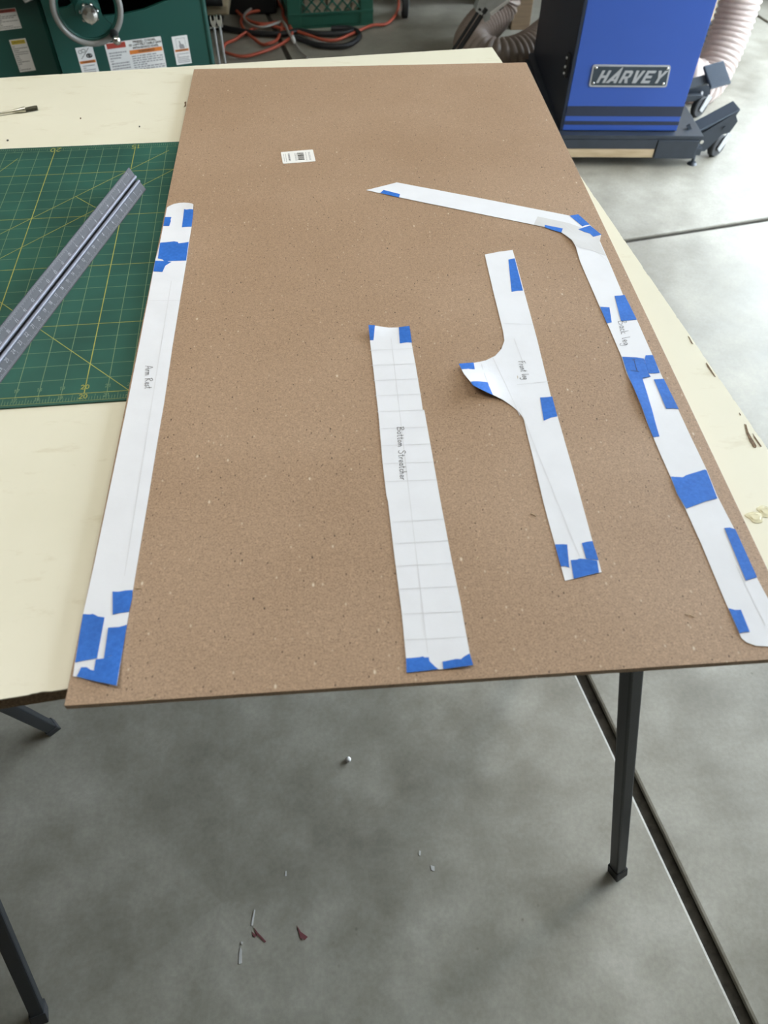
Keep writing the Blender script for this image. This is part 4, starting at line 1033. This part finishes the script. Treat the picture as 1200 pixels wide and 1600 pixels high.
# timber post behind the machine
tp = MB().box((1.13, 3.62, 0.0), (1.22, 3.71, 1.5), 0.004).build('timber_post', M['wood_d']); tag(tp, 'brown timber post standing behind the left dust hose', 'post')

# ================================================================== CLAMP STAND (grey bracket on black rods)
cs = thing('bracket_stand', (0.68, 2.80, 0.0), 'grey metal bracket head on two slanting black rods beside the brown hose', 'stand')
Yc = 2.80
def cp(u, v): q = at_y(680 + u/7.06, v/7.06, Yc); return Vector((q.x, Yc, q.z))
a0, a1 = cp(490, 150), cp(260, 500); dv = (a1 - a0).normalized(); tfl = a0 + dv * (a0.z / -dv.z)
for off in (-0.010, 0.012):
    o_ = Vector((off, 0, 0)); MB().tube([a0 + o_ - dv*0.02, tfl + o_ + Vector((0, 0, 0.0))], 0.0085 if off > 0 else 0.006, 14).build('rod', M['rubber'], cs)
MB().box((tfl.x - 0.10, Yc - 0.05, 0.0), (tfl.x + 0.06, Yc + 0.05, 0.012), 0.003).build('base_plate', M['rubber'], cs)
head = [cp(*q) for q in ((445, 120), (480, 20), (520, -120), (900, -180), (800, 0), (610, 135), (600, 215), (548, 245), (520, 190))]
hd = MB().prism(head, (0, -0.002, 0), (0, 0.05, 0)).build('bracket_head', M['cast'], cs)
MB().prism([cp(*q) for q in ((600, 135), (790, -5), (900, -150), (915, -130), (800, 20), (612, 165))], (0, -0.010, 0), (0, -0.0025, 0)).build('rolled_edge', M['white'], hd)
MB().prism([cp(*q) for q in ((450, 118), (470, 105), (560, 160), (545, 185))], (0, -0.008, 0), (0, -0.0025, 0)).build('lip', M['cast'], hd)
MB().prism([cp(*q) for q in ((700, 90), (745, 60), (760, 80), (710, 120))], (0, 0.0, 0), (0, 0.055, 0)).build('black_insert', M['rubber'], hd)

# ================================================================== CORDS on the floor
def fl_pts(off, sc_, pts, z): return [at(off[0] + x/sc_, off[1] + y/sc_, z if not isinstance(z, list) else z[i]) for i, (x, y) in enumerate(pts)]
CA = ((310, 0), 7.06); CB = ((430, 0), 5.45)
p = fl_pts(*CA, [(340, -60), (360, 0), (385, 80), (430, 140), (510, 205), (620, 262), (740, 275), (850, 258), (905, 262), (922, 310), (905, 380), (860, 450), (780, 495), (700, 490), (600, 430), (520, 350), (472, 270), (490, 200), (570, 150), (690, 125), (790, 90), (800, 20), (770, -60), (800, -110), (850, -60), (880, 30), (930, 110), (940, 200), (1005, 290), (1035, 370), (1000, 440), (870, 520), (700, 590), (500, 630), (345, 610), (278, 560), (300, 500), (400, 440), (530, 370), (640, 310), (760, 293), (920, 320), (1060, 350)], 0.012)
p += fl_pts(*CB, [(200, 280), (300, 312), (410, 350), (520, 345), (630, 310), (720, 258), (830, 227), (940, 208), (1010, 160), (1045, 80), (1050, 0), (1040, -60)], 0.010)
for i, q in enumerate(p): q.z += 0.006 * abs(math.sin(i * 1.7))
tag(MB().tube(smooth_path(p, 6), 0.0068, 10).build('extension_cord', M['cord']), 'tangled orange extension cord on the floor in front of the green crate', 'cord')
p = fl_pts(*CA, [(150, 265), (260, 300), (400, 330), (600, 362), (800, 375), (960, 372)], 0.016) + fl_pts(*CB, [(200, 262), (330, 285), (470, 290), (590, 280), (660, 258), (600, 243), (480, 243), (560, 238), (650, 245), (705, 275), (715, 310), (680, 350), (600, 388), (480, 395), (360, 382), (260, 350), (170, 318)], 0.015)
tag(MB().tube(smooth_path(p, 6), 0.0115, 12).build('power_cable', M['cable']), 'thick black cable looped on the floor below the green crate', 'cable')
gw = thing('thin_wire', at(460, 70, 0), 'thin pale grey wire with a bright plug end among the cords', 'wire')
p = fl_pts(*CA, [(720, 60), (640, 70), (560, 110), (505, 170), (520, 225), (590, 280), (700, 300), (820, 270), (920, 235), (960, 280), (1000, 370), (1045, 425)], 0.026) + fl_pts(*CB, [(165, 350), (185, 395), (225, 445), (275, 490)], 0.012)
MB().tube(smooth_path(p, 5), 0.0055, 8).build('wire_run', M['wire'], gw)
a, b = at(310 + 1035/7.06, 410/7.06, 0.024), at(310 + 1060/7.06, 470/7.06, 0.020)
MB().tube([a, a.lerp(b, 0.5), b], lambda i: (0.009, 0.010, 0.006)[i], 12).build('plug_end', M['white'], gw)

# ================================================================== GREEN CRATE
a = at(452, 46, 0); b = at(582, 38, 0); ex = (b - a); CWd = ex.length; ex.normalize(); ang = math.atan2(ex.y, ex.x)
CF = frame(a, ang); CD, CH = 0.34, 0.27
cr = thing('milk_crate', CF @ Vector((CWd/2, CD/2, 0)), 'green plastic milk crate with lattice sides on the floor', 'crate')
sol = MB(CF).box((0, 0, 0.008), (CWd, 0.008, 0.055), 0.002).box((0, CD - 0.008, 0.008), (CWd, CD, 0.055), 0.002).box((0, 0.008, 0.008), (0.008, CD - 0.008, 0.055), 0.002).box((CWd - 0.008, 0.008, 0.008), (CWd, CD - 0.008, 0.055), 0.002)
sol.build('lower_band', M['green_crate'], cr)
MB(CF).box((0.006, 0.006, 0.002), (CWd - 0.006, CD - 0.006, 0.0075)).build('bottom', M['green_crate'], cr)
for x, y in ((0.0, 0.0), (CWd - 0.055, 0.0), (0.0, CD - 0.055), (CWd - 0.055, CD - 0.055)):
    MB(CF).box((x - 0.003, y - 0.004, 0.0), (x + 0.058, y + 0.059, CH), 0.004).build('corner_post', M['green_crate'], cr)
for z in (0.052, CH - 0.03):
    MB(CF).box((-0.004, -0.006, z), (CWd + 0.004, -0.0005, z + 0.012), 0.002).build('rib', M['green_crate'], cr)
MB(CF).box((-0.006, -0.007, 0.0), (CWd + 0.006, -0.0045, 0.008)).build('foot_rib', M['green_crate'], cr)
ztop, zb = CH - 0.03, 0.064
for s in (1, -1):
    x = 0.06 - 0.18
    while x < CWd - 0.06:
        # clip a diagonal to the opening
        xa, xb = x, x + 0.176; za, zb_ = (zb, ztop) if s > 0 else (ztop, zb)
        pa, pb = Vector((xa, 0, za)), Vector((xb, 0, zb_))
        def clipx(p, q, xlim, left):
            if (p.x < xlim) == left and p.x != q.x:
                t = (xlim - p.x) / (q.x - p.x); return p.lerp(q, t)
            return p
        pa = clipx(pa, pb, 0.055, True); pb = clipx(pb, pa, CWd - 0.055, False)
        if pb.x - pa.x > 0.004:
            MB(CF).tube([pa + Vector((0, 0.004, 0)), pb + Vector((0, 0.004, 0))], 0.0042, 6, smooth=False).build('lattice_bar', M['green_crate'], cr)
        x += 0.048
MB(CF).box((-0.004, -0.004, CH), (CWd + 0.004, 0.012, CH + 0.03), 0.003).box((-0.004, CD - 0.012, CH), (CWd + 0.004, CD + 0.004, CH + 0.03), 0.003).box((-0.004, 0.013, CH), (0.012, CD - 0.013, CH + 0.03), 0.003).box((CWd - 0.012, 0.013, CH), (CWd + 0.004, CD - 0.013, CH + 0.03), 0.003).build('top_rim', M['green_crate'], cr)
offs = ((0.075, 0.022, 0.105, 0.10, 0.13, 'pale wooden offcut at the left inside the green crate'), (0.185, 0.020, 0.11, 0.12, 0.17, 'pale wooden offcut in the middle of the green crate'), (0.30, 0.020, 0.06, 0.12, 0.19, 'pale wooden offcut at the right inside the green crate'))
for x, y, wd, dp, hh, lab in offs:
    o_ = MB(CF).prism([(x, y, 0.009), (x + min(wd, CWd - 0.065 - x), y, 0.009), (x + min(wd, CWd - 0.065 - x), y, 0.009 + hh*0.94), (x + 0.01, y, 0.009 + hh)], (0, 0, 0), (0, dp, 0)).build('wood_offcut', M['offcut'])
    tag(o_, lab, 'offcut', 'offcuts in the crate')

# ================================================================== DARK THINGS AT THE BACK
tc = thing('tool_cart', (0.86, 4.15, 0), 'black tool cart on casters at the back, right of the crate', 'cart')
MB().box((0.58, 3.93, 0.13), (1.10, 4.40, 0.85), 0.01).build('cart_body', M['black'], tc)
MB().box((0.575, 3.925, 0.10), (1.105, 4.405, 0.128), 0.004).build('bottom_frame', M['rubber'], tc)
for x, y in ((0.645, 3.80), (1.05, 3.99), (0.64, 4.34), (1.05, 4.34)):
    c = Vector((x, y, 0.05)); wh = MB().tube([c - Vector((0.014, 0, 0)), c - Vector((0.010, 0, 0)), c + Vector((0.010, 0, 0)), c + Vector((0.014, 0, 0))], lambda i: (0.045, 0.05, 0.05, 0.045)[i], 28).build('caster_wheel', M['rubber'], tc)
    MB().cyl(c - Vector((0.017, 0, 0)), c + Vector((0.017, 0, 0)), 0.022, 18).build('wheel_hub', M['cast'], wh)
    MB().prism([c + Vector((0.019, -0.012, -0.008)), c + Vector((0.019, 0.012, -0.008)), c + Vector((0.019, 0.03, 0.06)), c + Vector((0.019, -0.03, 0.06))], (0, 0, 0), (0.003, 0, 0)).build('caster_fork', M['cast'], tc)
    MB().box((x - 0.03, min(y, 3.95) - 0.03, 0.105), (x + 0.03, y + 0.03, 0.116)).build('caster_plate', M['rubber'], tc)
mbx = thing('machine_base', (-0.25, 3.72, 0), 'beige machine base with a black pipe, half hidden behind the saw', 'machine')
MB().box((-0.62, 3.60, 0.085), (-0.17, 3.85, 0.125), 0.01).box((-0.60, 3.66, 0.126), (-0.20, 3.85, 0.60), 0.01).build('base_casting', M['beige'], mbx)
MB().tube([(-0.62, 3.585, 0.15), (-0.24, 3.585, 0.15), (-0.19, 3.59, 0.148)], 0.022, 16).build('black_pipe', M['rubber'], mbx)
MB().box((-0.58, 3.68, 0.0), (-0.22, 3.83, 0.084), 0.006).build('pedestal', M['black'], mbx)
bn = thing('storage_bin', (-0.02, 4.0, 0), 'black plastic storage bin behind the orange cord', 'bin')
MB().box((-0.20, 3.87, 0.0), (0.03, 4.25, 0.35), 0.012).build('bin_body', M['black'], bn)
MB().box((-0.21, 3.86, 0.351), (0.04, 4.26, 0.37), 0.006).build('bin_lid', M['rubber'], bn)
